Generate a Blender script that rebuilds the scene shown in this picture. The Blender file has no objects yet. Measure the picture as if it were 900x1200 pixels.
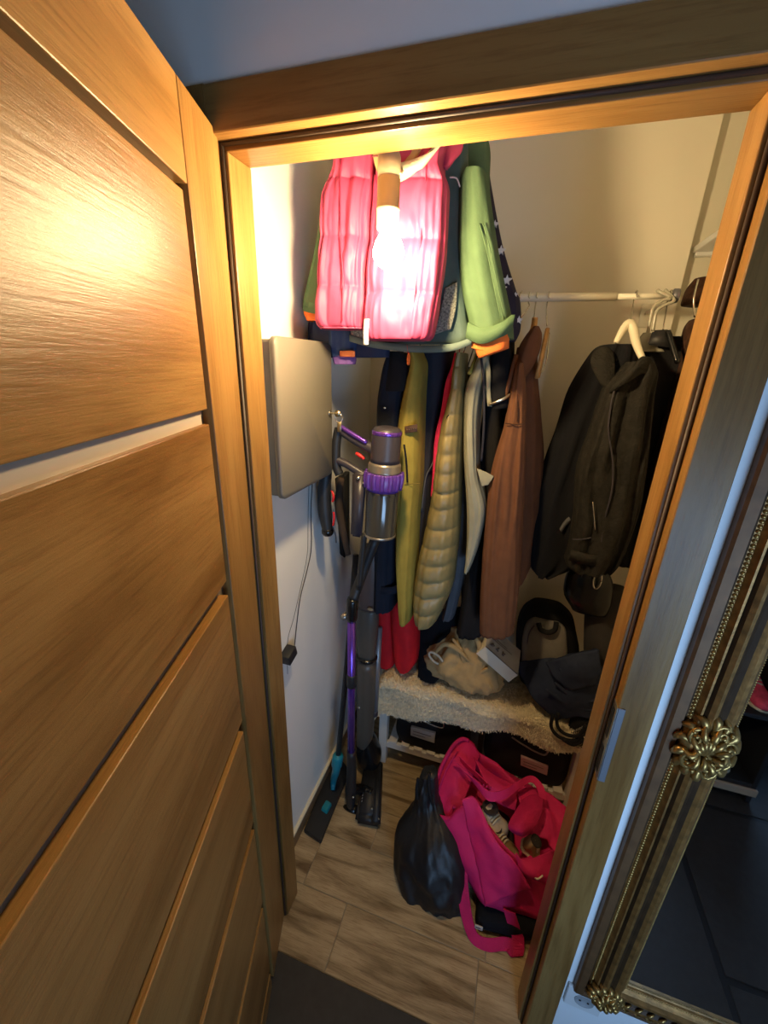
import bpy, bmesh, math, random
from mathutils import Vector, Matrix, noise
S = bpy.context.scene
COL = S.collection
PI = math.pi
V = Vector
random.seed(7)
# ------------------------------------------------------------------ camera
FPX, YAW, PITCH, ROLL = 481.04, 0.29907, 0.34796, -0.03388
CAM = V((0.49197, -0.68927, 1.69275))
_cy, _sy, _cp, _sp, _cr, _sr = math.cos(YAW), math.sin(YAW), math.cos(PITCH), math.sin(PITCH), math.cos(ROLL), math.sin(ROLL)
FW = V((-_sy*_cp, _cy*_cp, -_sp))
_r = V((_cy, _sy, 0)); _d = FW.cross(_r)
RT = _cr*_r + _sr*_d
DN = -_sr*_r + _cr*_d
cd = bpy.data.cameras.new('camera')
cd.sensor_fit = 'VERTICAL'; cd.sensor_height = 36; cd.lens = FPX/1200*36; cd.clip_start = 0.02
cam = bpy.data.objects.new('camera', cd); COL.objects.link(cam)
cam.matrix_world = Matrix(((RT.x, -DN.x, -FW.x, CAM.x), (RT.y, -DN.y, -FW.y, CAM.y), (RT.z, -DN.z, -FW.z, CAM.z), (0, 0, 0, 1)))
S.camera = cam
# ------------------------------------------------------------------ exposure, sky, daylight
S.view_settings.view_transform = 'Standard'; S.view_settings.look = 'None'
S.view_settings.exposure = 0.12; S.view_settings.gamma = 1.0; S.view_settings.use_curve_mapping = False
W = bpy.data.worlds.new('sky'); S.world = W; W.use_nodes = True
W.node_tree.nodes['Background'].inputs[0].default_value = (0.36, 0.58, 0.95, 1)
W.node_tree.nodes['Background'].inputs[1].default_value = 0.7
DAY_POWER = 22.0
BULB_STRENGTH = 700.0
BULB_COLOR = (1.0, 0.74, 0.38, 1)
dl = bpy.data.lights.new('daylight', 'AREA'); dl.shape = 'RECTANGLE'; dl.size = 1.05; dl.size_y = 0.95; dl.spread = math.radians(140)  # area lamp in the added window's opening, set low to light the hall
dl.energy = DAY_POWER; dl.color = (0.36, 0.62, 1.0)
dlo = bpy.data.objects.new('daylight', dl); COL.objects.link(dlo)
dlo.location = (1.35, -1.44, 0.80); dlo.rotation_euler = (PI/2, 0, 0)
dlo.rotation_euler = (V((0, 1, 0))).to_track_quat('-Z', 'Z').to_euler()

# ------------------------------------------------------------------ helpers
def _ray(px, py): return FW + RT*((px-450)/FPX) + DN*((py-600)/FPX)
def at(px, py, y):                      # point of the photograph on the vertical plane at depth y
    d = _ray(px, py); return CAM + d*((y-CAM.y)/d.y)
def atz(px, py, z):                     # ... on the horizontal plane at height z
    d = _ray(px, py); return CAM + d*((z-CAM.z)/d.z)
def atx(px, py, x):
    d = _ray(px, py); return CAM + d*((x-CAM.x)/d.x)

MATS = {}
def mat(name, col, rough=0.7, metal=0.0, nscale=0, namt=0.0, bump=0.0, bscale=200, sheen=0.0, coat=0.0, spec=0.5, stretch=(1, 1, 1)):
    if name in MATS: return MATS[name]
    m = bpy.data.materials.new(name); m.use_nodes = True; nt = m.node_tree; b = nt.nodes['Principled BSDF']
    b.inputs['Base Color'].default_value = (*col, 1); b.inputs['Roughness'].default_value = rough; b.inputs['Metallic'].default_value = metal
    b.inputs['Specular IOR Level'].default_value = spec
    if sheen: b.inputs['Sheen Weight'].default_value = sheen
    if coat: b.inputs['Coat Weight'].default_value = coat; b.inputs['Coat Roughness'].default_value = 0.15
    if nscale or bump:
        tc = nt.nodes.new('ShaderNodeTexCoord'); mp = nt.nodes.new('ShaderNodeMapping'); mp.inputs['Scale'].default_value = stretch
        nt.links.new(tc.outputs['Object'], mp.inputs[0])
    if nscale:
        n = nt.nodes.new('ShaderNodeTexNoise'); n.inputs['Scale'].default_value = nscale; n.inputs['Detail'].default_value = 5
        r = nt.nodes.new('ShaderNodeValToRGB')
        r.color_ramp.elements[0].position = .3; r.color_ramp.elements[1].position = .7
        r.color_ramp.elements[0].color = (*[c*(1-namt) for c in col], 1); r.color_ramp.elements[1].color = (*[min(1, c*(1+namt)) for c in col], 1)
        nt.links.new(mp.outputs[0], n.inputs['Vector']); nt.links.new(n.outputs[0], r.inputs[0]); nt.links.new(r.outputs[0], b.inputs['Base Color'])
    if bump:
        n2 = nt.nodes.new('ShaderNodeTexNoise'); n2.inputs['Scale'].default_value = bscale; n2.inputs['Detail'].default_value = 4
        bp = nt.nodes.new('ShaderNodeBump'); bp.inputs['Strength'].default_value = bump; bp.inputs['Distance'].default_value = 0.004
        nt.links.new(mp.outputs[0], n2.inputs['Vector']); nt.links.new(n2.outputs[0], bp.inputs['Height']); nt.links.new(bp.outputs[0], b.inputs['Normal'])
    MATS[name] = m; return m

def wood(name, axis, base, dark, light, rough=0.345, scale=1.0, pores=.55):
    """oak with long grain along a local axis, knots and fine pores"""
    m = bpy.data.materials.new(name); m.use_nodes = True; nt = m.node_tree; b = nt.nodes['Principled BSDF']; L = nt.links.new
    tc = nt.nodes.new('ShaderNodeTexCoord')
    oi = nt.nodes.new('ShaderNodeObjectInfo')
    add = nt.nodes.new('ShaderNodeVectorMath'); add.operation = 'ADD'
    mul = nt.nodes.new('ShaderNodeVectorMath'); mul.operation = 'SCALE'; mul.inputs['Scale'].default_value = 37.0
    cmb = nt.nodes.new('ShaderNodeCombineXYZ')
    for i in range(3): L(oi.outputs['Random'], cmb.inputs[i])
    L(cmb.outputs[0], mul.inputs[0]); L(tc.outputs['Object'], add.inputs[0]); L(mul.outputs[0], add.inputs[1])
    def mp(along, across):
        n = nt.nodes.new('ShaderNodeMapping'); n.inputs['Scale'].default_value = tuple(along*scale if a == axis else across*scale for a in 'XYZ')
        L(add.outputs[0], n.inputs[0]); return n
    n1 = nt.nodes.new('ShaderNodeTexNoise'); n1.inputs['Scale'].default_value = 1; n1.inputs['Detail'].default_value = 6; n1.inputs['Distortion'].default_value = 1.2
    L(mp(1.2, 9).outputs[0], n1.inputs['Vector'])
    n2 = nt.nodes.new('ShaderNodeTexNoise'); n2.inputs['Scale'].default_value = 1; n2.inputs['Detail'].default_value = 8; n2.inputs['Roughness'].default_value = .7
    L(mp(9, 160).outputs[0], n2.inputs['Vector'])
    n3 = nt.nodes.new('ShaderNodeTexNoise'); n3.inputs['Scale'].default_value = 1; n3.inputs['Detail'].default_value = 3
    L(mp(2.5, 5).outputs[0], n3.inputs['Vector'])
    r1 = nt.nodes.new('ShaderNodeValToRGB'); e = r1.color_ramp.elements
    e[0].position = .30; e[0].color = (*dark, 1); e[1].position = .72; e[1].color = (*light, 1)
    k = e.new(.5); k.color = (*base, 1)
    L(n1.outputs[0], r1.inputs[0])
    r2 = nt.nodes.new('ShaderNodeValToRGB'); e = r2.color_ramp.elements
    e[0].position = .36; e[0].color = (.62, .55, .48, 1); e[1].position = .52; e[1].color = (1, 1, 1, 1)
    L(n2.outputs[0], r2.inputs[0])
    mx = nt.nodes.new('ShaderNodeMix'); mx.data_type = 'RGBA'; mx.blend_type = 'MULTIPLY'; mx.inputs[0].default_value = pores
    L(r1.outputs[0], mx.inputs[6]); L(r2.outputs[0], mx.inputs[7])
    r3 = nt.nodes.new('ShaderNodeValToRGB'); e = r3.color_ramp.elements
    e[0].position = .22; e[0].color = (.45, .36, .3, 1); e[1].position = .36; e[1].color = (1, 1, 1, 1)
    L(n3.outputs[0], r3.inputs[0])
    mx2 = nt.nodes.new('ShaderNodeMix'); mx2.data_type = 'RGBA'; mx2.blend_type = 'MULTIPLY'; mx2.inputs[0].default_value = .5
    L(mx.outputs[2], mx2.inputs[6]); L(r3.outputs[0], mx2.inputs[7])
    L(mx2.outputs[2], b.inputs['Base Color'])
    b.inputs['Roughness'].default_value = rough; b.inputs['Specular IOR Level'].default_value = .3
    bp = nt.nodes.new('ShaderNodeBump'); bp.inputs['Strength'].default_value = .35; bp.inputs['Distance'].default_value = .002
    L(n2.outputs[0], bp.inputs['Height']); L(bp.outputs[0], b.inputs['Normal'])
    return m

OAK_B, OAK_D, OAK_L = (.262, .138, .040), (.178, .084, .020), (.318, .178, .056)
OAK_X = wood('oak_x', 'X', OAK_B, OAK_D, OAK_L)
OAK_Z = wood('oak_z', 'Z', OAK_B, OAK_D, OAK_L)
TILE = wood('wood_look_tile', 'X', (.41, .30, .165), (.17, .11, .052), (.52, .395, .23), .45, 2.2, .8)

def tag(o, label=None, cat=None, group=None, kind=None):
    if label: o['label'] = label
    if cat: o['category'] = cat
    if group: o['group'] = group
    if kind: o['kind'] = kind
    return o
def empty(name, loc=(0, 0, 0), rz=0.0):
    o = bpy.data.objects.new(name, None); o.empty_display_size = .05; COL.objects.link(o)
    o.location = loc; o.rotation_euler = (0, 0, rz); return o
def thing(name, label, cat, loc=(0, 0, 0), rz=0.0, group=None):
    return tag(empty(name, loc, rz), label, cat, group)
def obj(name, bm, m, parent=None, smooth=True, label=None, kind=None, weld=False):
    if weld: bmesh.ops.remove_doubles(bm, verts=bm.verts, dist=1e-5)
    bmesh.ops.recalc_face_normals(bm, faces=bm.faces)
    me = bpy.data.meshes.new(name); bm.to_mesh(me); bm.free()
    if smooth:
        for p in me.polygons: p.use_smooth = True
    o = bpy.data.objects.new(name, me); COL.objects.link(o)
    if isinstance(m, (list, tuple)):
        for k in m: me.materials.append(k)
    else: me.materials.append(m)
    if parent:
        o.parent = parent
        if parent.type == 'EMPTY' and parent.matrix_basis != Matrix.Identity(4) and not parent.get('local'):
            o.matrix_parent_inverse = parent.matrix_basis.inverted()
    if label: o['label'] = label
    if kind: o['kind'] = kind
    return o
def BM(): return bmesh.new()
def box(bm, p0, p1, bev=0.0, seg=2, M=None):
    x0, x1 = sorted((p0[0], p1[0])); y0, y1 = sorted((p0[1], p1[1])); z0, z1 = sorted((p0[2], p1[2]))
    v = [bm.verts.new(c) for c in ((x0, y0, z0), (x1, y0, z0), (x1, y1, z0), (x0, y1, z0), (x0, y0, z1), (x1, y0, z1), (x1, y1, z1), (x0, y1, z1))]
    f = [bm.faces.new([v[i] for i in q]) for q in ((0, 3, 2, 1), (4, 5, 6, 7), (0, 1, 5, 4), (1, 2, 6, 5), (2, 3, 7, 6), (3, 0, 4, 7))]
    if bev:
        es = list({e for k in f for e in k.edges})
        r = bmesh.ops.bevel(bm, geom=es, offset=bev, segments=seg, affect='EDGES', profile=.5)
        v = list({q for k in r['faces'] for q in k.verts} | {q for q in v if q.is_valid})
    if M is not None: bmesh.ops.transform(bm, matrix=M, verts=[q for q in v if q.is_valid])
    return bm
def hull_box(bm, pts, bev=0.0, seg=2):
    """8 corner points in the order of box()"""
    v = [bm.verts.new(c) for c in pts]
    f = [bm.faces.new([v[i] for i in q]) for q in ((0, 3, 2, 1), (4, 5, 6, 7), (0, 1, 5, 4), (1, 2, 6, 5), (2, 3, 7, 6), (3, 0, 4, 7))]
    if bev: bmesh.ops.bevel(bm, geom=list({e for k in f for e in k.edges}), offset=bev, segments=seg, affect='EDGES')
    return bm
def frame_of(d):
    d = d.normalized(); u = d.cross(V((0, 0, 1)))
    if u.length < .05: u = d.cross(V((0, 1, 0)))
    u.normalize(); return u, d.cross(u).normalized()
def smooth_path(P, k=6):
    P = [V(p) for p in P]
    if len(P) < 3: return P
    out = []
    for i in range(len(P)-1):
        a, b, c, d = P[max(i-1, 0)], P[i], P[i+1], P[min(i+2, len(P)-1)]
        for j in range(k):
            t = j/k
            out.append(.5*((2*b)+(c-a)*t+(2*a-5*b+4*c-d)*t*t+(3*b-a-3*c+d)*t**3))
    out.append(P[-1]); return out
def tube(bm, P, r, n=10, closed=False, curve=0):
    if curve: P = smooth_path(P, curve)
    P = [V(p) for p in P]; N = len(P)
    R = r if isinstance(r, (list, tuple)) else [r]*N
    if len(R) != N: R = [R[min(int(i*(len(R)-1)/(N-1)), len(R)-2)]*(1-((i*(len(R)-1)/(N-1)) % 1)) + R[min(int(i*(len(R)-1)/(N-1))+1, len(R)-1)]*((i*(len(R)-1)/(N-1)) % 1) if i < N-1 else R[-1] for i in range(N)]
    rings = []; u = None
    for i in range(N):
        d = (P[(i+1) % N]-P[i-1]) if closed else (P[min(i+1, N-1)]-P[max(i-1, 0)])
        if d.length < 1e-9: d = V((0, 0, 1))
        d.normalize()
        if u is None: u, w = frame_of(d)
        else:
            u = (u-d*u.dot(d))
            if u.length < 1e-6: u, _ = frame_of(d)
            u.normalize()
        w = d.cross(u)
        rings.append([bm.verts.new(P[i]+(u*math.cos(2*PI*k/n)+w*math.sin(2*PI*k/n))*R[i]) for k in range(n)])
    for i in range(N if closed else N-1):
        a, b = rings[i], rings[(i+1) % N]
        for k in range(n): bm.faces.new((a[k], a[(k+1) % n], b[(k+1) % n], b[k]))
    if not closed: bm.faces.new(rings[0][::-1]); bm.faces.new(rings[-1])
    return bm
def lathe(bm, prof, origin, axis=V((0, 0, 1)), n=28):
    """prof: (radius, distance along axis)"""
    u, w = frame_of(V(axis)); ax = V(axis).normalized(); o = V(origin); rings = []
    for r, h in prof:
        if r < 1e-5: rings.append([bm.verts.new(o+ax*h)])
        else: rings.append([bm.verts.new(o+ax*h+(u*math.cos(2*PI*k/n)+w*math.sin(2*PI*k/n))*r) for k in range(n)])
    for a, b in zip(rings, rings[1:]):
        for k in range(n):
            q = [a[k % len(a)], a[(k+1) % len(a)], b[(k+1) % len(b)], b[k % len(b)]]
            q = list(dict.fromkeys(q))
            if len(q) > 2: bm.faces.new(q)
    if len(rings[0]) > 1: bm.faces.new(rings[0][::-1])
    if len(rings[-1]) > 1: bm.faces.new(rings[-1])
    return bm
def ball(bm, c, r, sc=(1, 1, 1), n=2):
    g = bmesh.ops.create_icosphere(bm, subdivisions=n, radius=1)['verts']
    for v in g: v.co = V(c)+V((v.co.x*r*sc[0], v.co.y*r*sc[1], v.co.z*r*sc[2]))
    return bm
def ribbon(bm, P, w, t=.003, normal=None, curve=6, wave=0):
    """flat strap along a path; w = half-width vector or list of them"""
    n0 = len(P); Wd = [V(q) for q in (w if isinstance(w, list) else [w]*n0)]
    if curve: Pp = smooth_path(P, curve); Wp = smooth_path(Wd, curve) if n0 > 2 else Wd
    else: Pp, Wp = [V(p) for p in P], Wd
    rings = []
    for i, p in enumerate(Pp):
        d = (Pp[min(i+1, len(Pp)-1)]-Pp[max(i-1, 0)]).normalized(); h = Wp[i]
        nn = d.cross(h).normalized()*t
        rings.append([bm.verts.new(q) for q in (p-h-nn, p+h-nn, p+h+nn, p-h+nn)])
    for a, b in zip(rings, rings[1:]):
        for k in range(4): bm.faces.new((a[k], a[(k+1) % 4], b[(k+1) % 4], b[k]))
    bm.faces.new(rings[0][::-1]); bm.faces.new(rings[-1]); return bm
def crom(T, t):
    n = len(T)-1; i = min(int(t), n-1); f = t-i
    a, b, c, d = T[max(i-1, 0)], T[i], T[i+1], T[min(i+2, n)]
    return [.5*((2*q)+(r-p)*f+(2*p-5*q+4*r-s)*f*f+(3*q-p-3*r+s)*f**3) for p, q, r, s in zip(a, b, c, d)]
def garment(name, m, rows, parent=None, y=.6, hd=.13, n=44, sub=5, fold=.012, ff=4.2, fz=3.0, p=.75, quilt=None, qamp=.010, seed=0.0, label=None, hollow=True, topfold=.35, wr=0.0, vq=None):
    """a hanging cloth body; rows = (py, left px, right px[, depth, half-depth]) from the shoulder to the hem"""
    T = [list(r)+[y, hd][len(r)-3:] if len(r) < 5 else list(r) for r in rows]
    bm = BM(); rings = []; M = (len(T)-1)*sub
    for j in range(M+1):
        py, l, r, yy, h = crom(T, j/sub); h = max(h, .004)
        if r-l < 1.5: r = l+1.5
        A, B = at(l, py, yy), at(r, py, yy); c = (A+B)/2; a = (B-A)/2
        wgt = min(1, topfold+1.3*j/M); bul = 0
        if quilt:
            for q0, q1 in zip(quilt, quilt[1:]):
                if q0 <= py <= q1: bul = (abs(math.sin(PI*(py-q0)/(q1-q0)))**.38)*qamp
        ring = []
        for k in range(n):
            th = 2*PI*k/n; co, si = math.cos(th), math.sin(th)
            co2 = math.copysign(abs(co)**p, co); si2 = math.copysign(abs(si)**p, si)
            pos = c+a*co2+V((0, h*si2, 0))
            f = noise.noise(V((co*ff+seed*7.1, si*ff+seed*3.3, pos.z*fz)))*fold*wgt + noise.noise(V((co*ff*2.7+seed, si*ff*2.7+5, pos.z*fz*2.2)))*fold*.45*wgt
            o = V((co*max(h, .02), si*max(a.length, .02), 0)).normalized()
            if wr: f += (noise.noise(V((pos.x*48, pos.z*15, seed*2.7)))+.6*noise.noise(V((pos.x*95, pos.z*36, seed*1.7))))*wr
            bb = bul
            if bul and vq:
                u = (co2+1)/2
                for u0, u1 in zip(vq, vq[1:]):
                    if u0 <= u <= u1: bb = bul*(.35+.65*abs(math.sin(PI*(u-u0)/(u1-u0)))**.5)
            pos = pos + V((o.x*f*.35, o.y*f*1.6, 0)) + V((o.x*bb*.12, o.y*bb, 0))
            ring.append(bm.verts.new(pos))
        rings.append(ring)
    for a_, b_ in zip(rings, rings[1:]):
        for k in range(n): bm.faces.new((a_[k], a_[(k+1) % n], b_[(k+1) % n], b_[k]))
    bm.faces.new(rings[0][::-1])
    last = rings[-1]; cen = sum((v.co for v in last), V())/n
    if hollow:
        up = (sum((v.co for v in rings[-3]), V())/n - cen)*.8
        r2 = [bm.verts.new(cen+(v.co-cen)*.9) for v in last]; r3 = [bm.verts.new(cen+(v.co-cen)*.86+up) for v in last]
        for a_, b_ in ((last, r2), (r2, r3)):
            for k in range(n): bm.faces.new((a_[k], a_[(k+1) % n], b_[(k+1) % n], b_[k]))
        bm.faces.new(r3)
    else: bm.faces.new(last)
    return obj(name, bm, m, parent, label=label)
def patch(name, m, grid, parent=None, t=.004, sub=6, amp=.004, fs=14, seed=0.0, label=None):
    """sheet of cloth through a grid of 3-D control points, with thickness"""
    G = [[list(V(q)) for q in row] for row in grid]; nr, nc = len(G), len(G[0]); bm = BM(); P = []
    for i in range((nr-1)*sub+1):
        cols = [crom([G[a][b] for a in range(nr)], i/sub) if nr > 2 else [G[0][b][k]*(1-i/sub)+G[1][b][k]*i/sub for k in range(3)] for b in range(nc)]
        row = []
        for j in range((nc-1)*sub+1):
            q = V(crom(cols, j/sub)) if nc > 2 else V(cols[0]).lerp(V(cols[1]), j/sub)
            row.append(q)
        P.append(row)
    R, C_ = len(P), len(P[0]); Nn = []
    for i in range(R):
        row = []
        for j in range(C_):
            du = P[min(i+1, R-1)][j]-P[max(i-1, 0)][j]; dv = P[i][min(j+1, C_-1)]-P[i][max(j-1, 0)]
            k = du.cross(dv); row.append(k.normalized() if k.length > 1e-9 else V((0, 0, 1)))
        Nn.append(row)
    f = []; b = []
    for i in range(R):
        fr = []; br = []
        for j in range(C_):
            q = P[i][j]; d = noise.noise(q*fs+V((seed, seed*2, 0)))*amp + noise.noise(q*fs*2.6+V((seed, 0, 3)))*amp*.4
            q = q+Nn[i][j]*d
            fr.append(bm.verts.new(q+Nn[i][j]*t/2)); br.append(bm.verts.new(q-Nn[i][j]*t/2))
        f.append(fr); b.append(br)
    for i in range(R-1):
        for j in range(C_-1):
            bm.faces.new((f[i][j], f[i][j+1], f[i+1][j+1], f[i+1][j])); bm.faces.new((b[i][j], b[i+1][j], b[i+1][j+1], b[i][j+1]))
    for i in range(R-1):
        bm.faces.new((f[i][0], f[i+1][0], b[i+1][0], b[i][0])); bm.faces.new((f[i][-1], b[i][-1], b[i+1][-1], f[i+1][-1]))
    for j in range(C_-1):
        bm.faces.new((f[0][j], b[0][j], b[0][j+1], f[0][j+1])); bm.faces.new((f[-1][j], f[-1][j+1], b[-1][j+1], b[-1][j]))
    return obj(name, bm, m, parent, label=label)
def blob(bm, rings, n=32, p=.8, amp=0.0, fs=12, seed=0.0, ridge=0.0):
    """closed body through horizontal-ish rings given as (centre, half-x vector, half-y vector)"""
    T = [list(c)+list(a)+list(b) for c, a, b in rings]; out = []; M = (len(T)-1)*4
    for j in range(M+1):
        q = crom(T, j/4); c, a, b = V(q[:3]), V(q[3:6]), V(q[6:9]); ring = []
        for k in range(n):
            th = 2*PI*k/n; co, si = math.cos(th), math.sin(th)
            d = a*math.copysign(abs(co)**p, co)+b*math.copysign(abs(si)**p, si)
            pos = c+d; f = noise.noise(pos*fs+V((seed, 0, seed)))*amp + ((.5-2*abs(noise.noise(pos*fs*1.1+V((0, seed, 9)))))+.5*(.5-2*abs(noise.noise(pos*fs*2.3+V((3, seed, 0))))))*ridge
            ring.append(bm.verts.new(pos+d.normalized()*f if d.length > 1e-6 else pos))
        out.append(ring)
    for a_, b_ in zip(out, out[1:]):
        for k in range(n): bm.faces.new((a_[k], a_[(k+1) % n], b_[(k+1) % n], b_[k]))
    bm.faces.new(out[0][::-1]); bm.faces.new(out[-1]); return bm

# ------------------------------------------------------------------ setting
OW, OH, OD = 0.7161, 2.0, 0.0627        # clear opening, jamb depth behind the stop
YF, YC = -0.018, -0.030                 # hall wall face, casing face
XL, YB, XR = -0.09, 0.95, 1.15          # closet left / back / right wall
HX0, HX1, HY0, ZC = -1.1, 2.6, -1.35, 2.55
CREAM = mat('cream_wall_paint', (.86, .80, .66), .85, nscale=3, namt=.03, bump=.05, bscale=120)
PALE = mat('pale_closet_paint', (.86, .84, .80), .85, nscale=3, namt=.02, bump=.05, bscale=120)
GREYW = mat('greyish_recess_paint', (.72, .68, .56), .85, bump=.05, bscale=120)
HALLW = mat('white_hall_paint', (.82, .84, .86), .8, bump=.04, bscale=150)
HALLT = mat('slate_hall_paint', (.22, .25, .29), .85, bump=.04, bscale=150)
def struct(name, bm, m, label, cat, smooth=False):
    o = obj(name, bm, m, None, smooth=smooth); tag(o, label, cat, None, 'structure'); return o
bm = BM(); box(bm, (XL-.1, OD-.012, 0), (XL, YB+.1, ZC)); struct('wall_left', bm, PALE, 'pale closet side wall carrying the grey metal cabinet', 'wall')
bm = BM(); box(bm, (XL-.1, YB, 0), (.922, YB+.14, ZC)); struct('wall_back', bm, CREAM, 'cream closet wall behind the clothes rod', 'wall')
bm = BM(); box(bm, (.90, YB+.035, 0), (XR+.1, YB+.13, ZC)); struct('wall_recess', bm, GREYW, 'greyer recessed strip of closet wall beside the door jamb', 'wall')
bm = BM(); box(bm, (XR, OD-.012, 0), (XR+.1, YB+.035, ZC)); struct('wall_right', bm, CREAM, 'closet side wall hidden behind the black jackets', 'wall')
bm = BM()
box(bm, (HX0, YF, 0), (-.032, OD-.012, ZC)); box(bm, (OW+.032, YF, 0), (HX1, OD-.012, ZC)); box(bm, (-.032, YF, OH+.032), (OW+.032, OD-.012, ZC))
struct('wall_front', bm, HALLW, 'pale hall wall around the closet doorway and behind the gilt mirror', 'wall')
WX0, WX1, WZ0, WZ1 = .80, 1.90, .30, 1.30
bm = BM()
box(bm, (HX0, HY0-.1, 0), (WX0, HY0, ZC)); box(bm, (WX1, HY0-.1, 0), (HX1, HY0, ZC)); box(bm, (WX0, HY0-.1, 0), (WX1, HY0, WZ0)); box(bm, (WX0, HY0-.1, WZ1), (WX1, HY0, ZC))
struct('wall_rear', bm, HALLT, 'hall wall opposite the closet with an added window', 'wall')
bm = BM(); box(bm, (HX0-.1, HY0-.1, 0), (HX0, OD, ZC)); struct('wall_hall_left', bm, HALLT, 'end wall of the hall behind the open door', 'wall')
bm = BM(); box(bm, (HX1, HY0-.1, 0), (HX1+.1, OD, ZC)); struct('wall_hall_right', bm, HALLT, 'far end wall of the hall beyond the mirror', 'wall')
bm = BM(); box(bm, (HX0-.1, HY0-.15, ZC), (HX1+.1, YB+.15, ZC+.1)); struct('ceiling', bm, mat('ceiling_paint', (.62, .62, .62), .9), 'white ceiling over hall and closet', 'ceiling')
# added window in the hall wall behind the photographer, sized for the daylight
win = tag(empty('added_window', (1.375, HY0, WZ0)), 'added white framed window letting daylight into the hall opposite the mirror', 'window', None, 'structure')
WHITE = mat('white_lacquer', (.80, .80, .78), .35)
bm = BM()
box(bm, (WX0, HY0-.07, WZ0), (WX0+.05, HY0-.01, WZ1), .004); box(bm, (WX1-.05, HY0-.07, WZ0), (WX1, HY0-.01, WZ1), .004)
box(bm, (WX0+.05, HY0-.07, WZ0), (WX1-.05, HY0-.01, WZ0+.05), .004); box(bm, (WX0+.05, HY0-.07, WZ1-.05), (WX1-.05, HY0-.01, WZ1), .004)
obj('added_window_frame', bm, WHITE, win, False)
# floors: the closet's wood-look tiles, laid as single planks, and the dark hall tiles
GROUT = mat('grey_grout', (.30, .245, .17), .9)
fl = BM(); box(fl, (XL-.1, -.085, -.05), (XR+.1, YB+.14, -.0025)); floor = struct('floor', fl, GROUT, 'closet floor of brown wood-look tiles', 'floor')
def plank(x0, x1, y0, y1, parent, m, top=0.0, name='tile_plank'):
    g = .0014; bm = BM(); dz = random.uniform(-.0004, .0004)
    box(bm, (x0+g, y0+g, -.012), (x1-g, y1-g, top+dz), .0009, 1); return obj(name, bm, m, parent, False)
rowsY = [-.085, .09, .265, .41, .585, .76, .95]
offs = [[-.09, .17, .60, 1.15], [-.09, .006, .62, 1.15], [-.09, .19, .80, 1.15], [-.09, .42, 1.15], [-.09, .10, .71, 1.15], [-.09, .33, .94, 1.15]]
for (y0, y1), xs in zip(zip(rowsY, rowsY[1:]), offs):
    for x0, x1 in zip(xs, xs[1:]): plank(x0, x1, y0, y1, floor, TILE)
DARKT = mat('charcoal_hall_tile', (.026, .024, .023), .65, nscale=40, namt=.15, bump=.15, bscale=300)
BLACKG = mat('black_joint', (.008, .008, .009), .6)
fh = BM(); box(fh, (HX0-.1, HY0-.15, -.05), (HX1+.1, -.0865, -.002)); floorh = struct('floor_hall', fh, BLACKG, 'hall floor of charcoal tiles with wide black joints', 'floor')
for x0, x1, ysH in ((-1.1, -.10, (-1.35, -.75, -.0865)), (-.10, .60, (-1.35, -.45, -.0865)), (.60, 1.30, (-1.35, -.80, -.0865)), (1.30, 1.95, (-1.35, -.93, -.335, -.0865)), (1.95, 2.6, (-1.35, -.6, -.0865))):
    for y0, y1 in zip(ysH, ysH[1:]):
        bm = BM(); box(bm, (x0+.010, y0+(.010 if y0 > -1.3 else 0), -.012), (x1-.010, y1-(.010 if y1 < -.1 else .0), .002), .001, 1); obj('floor_tile', bm, DARKT, floorh, False)
# baseboard of the closet
BBW = mat('brown_skirting', (.20, .12, .06), .5, nscale=20, namt=.2); BBT = mat('cream_skirting_edge', (.78, .70, .52), .6)
bb = BM(); box(bb, (XL, OD, 0), (XL+.012, YB, .055), .001, 1); b0 = struct('baseboard_left', bb, BBW, 'brown skirting with a cream top edge along the pale wall', 'skirting')
bb = BM(); box(bb, (XL, OD, .055), (XL+.013, YB, .066), .002, 2); obj('top_edge', bb, BBT, b0, False, 'cream top edge')
bb = BM(); box(bb, (XL+.013, YB-.012, 0), (.92, YB, .06), .001, 1); struct('baseboard_back', bb, BBW, 'brown skirting under the bench along the back wall', 'skirting')

# ------------------------------------------------------------------ door frame
fr = tag(empty('trim_1', (0, 0, 0)), 'oak door frame lining the closet doorway', 'door frame', None, 'structure')
S_, CW, CT = .0113, .057, .059
bm = BM(); box(bm, (-.025, 0, 0), (0, OD, OH), .0018, 2); obj('jamb', bm, OAK_Z, fr, False)
bm = BM(); box(bm, (OW, 0, 0), (OW+.025, OD, OH), .0018, 2); obj('jamb', bm, OAK_Z, fr, False)
bm = BM(); box(bm, (-.025, 0, OH), (OW+.025, OD, OH+.025), .0018, 2); obj('jamb', bm, OAK_X, fr, False)
def prism(bm, poly, lo, hi, ax):
    """extrude a polygon along axis ax between lo and hi; the polygon lies in the other two axes"""
    def mk(a, b, t): return {'z': (a, b, t), 'x': (t, a, b), 'y': (a, t, b)}[ax]
    A = [bm.verts.new(mk(a, b, lo)) for a, b in poly]; B = [bm.verts.new(mk(a, b, hi)) for a, b in poly]; n = len(poly)
    for i in range(n): bm.faces.new((A[i], A[(i+1) % n], B[(i+1) % n], B[i]))
    bm.faces.new(A[::-1]); bm.faces.new(B); return bm
c = .0015
bm = BM(); prism(bm, [(-S_, 0), (-S_, YC+c), (-S_-c, YC), (-S_-CW+c, YC), (-S_-CW, YC+c), (-S_-CW, YF), (-.025, YF), (-.025, 0)], 0, OH+S_+CT, 'z'); obj('casing', bm, OAK_Z, fr, False)
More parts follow.
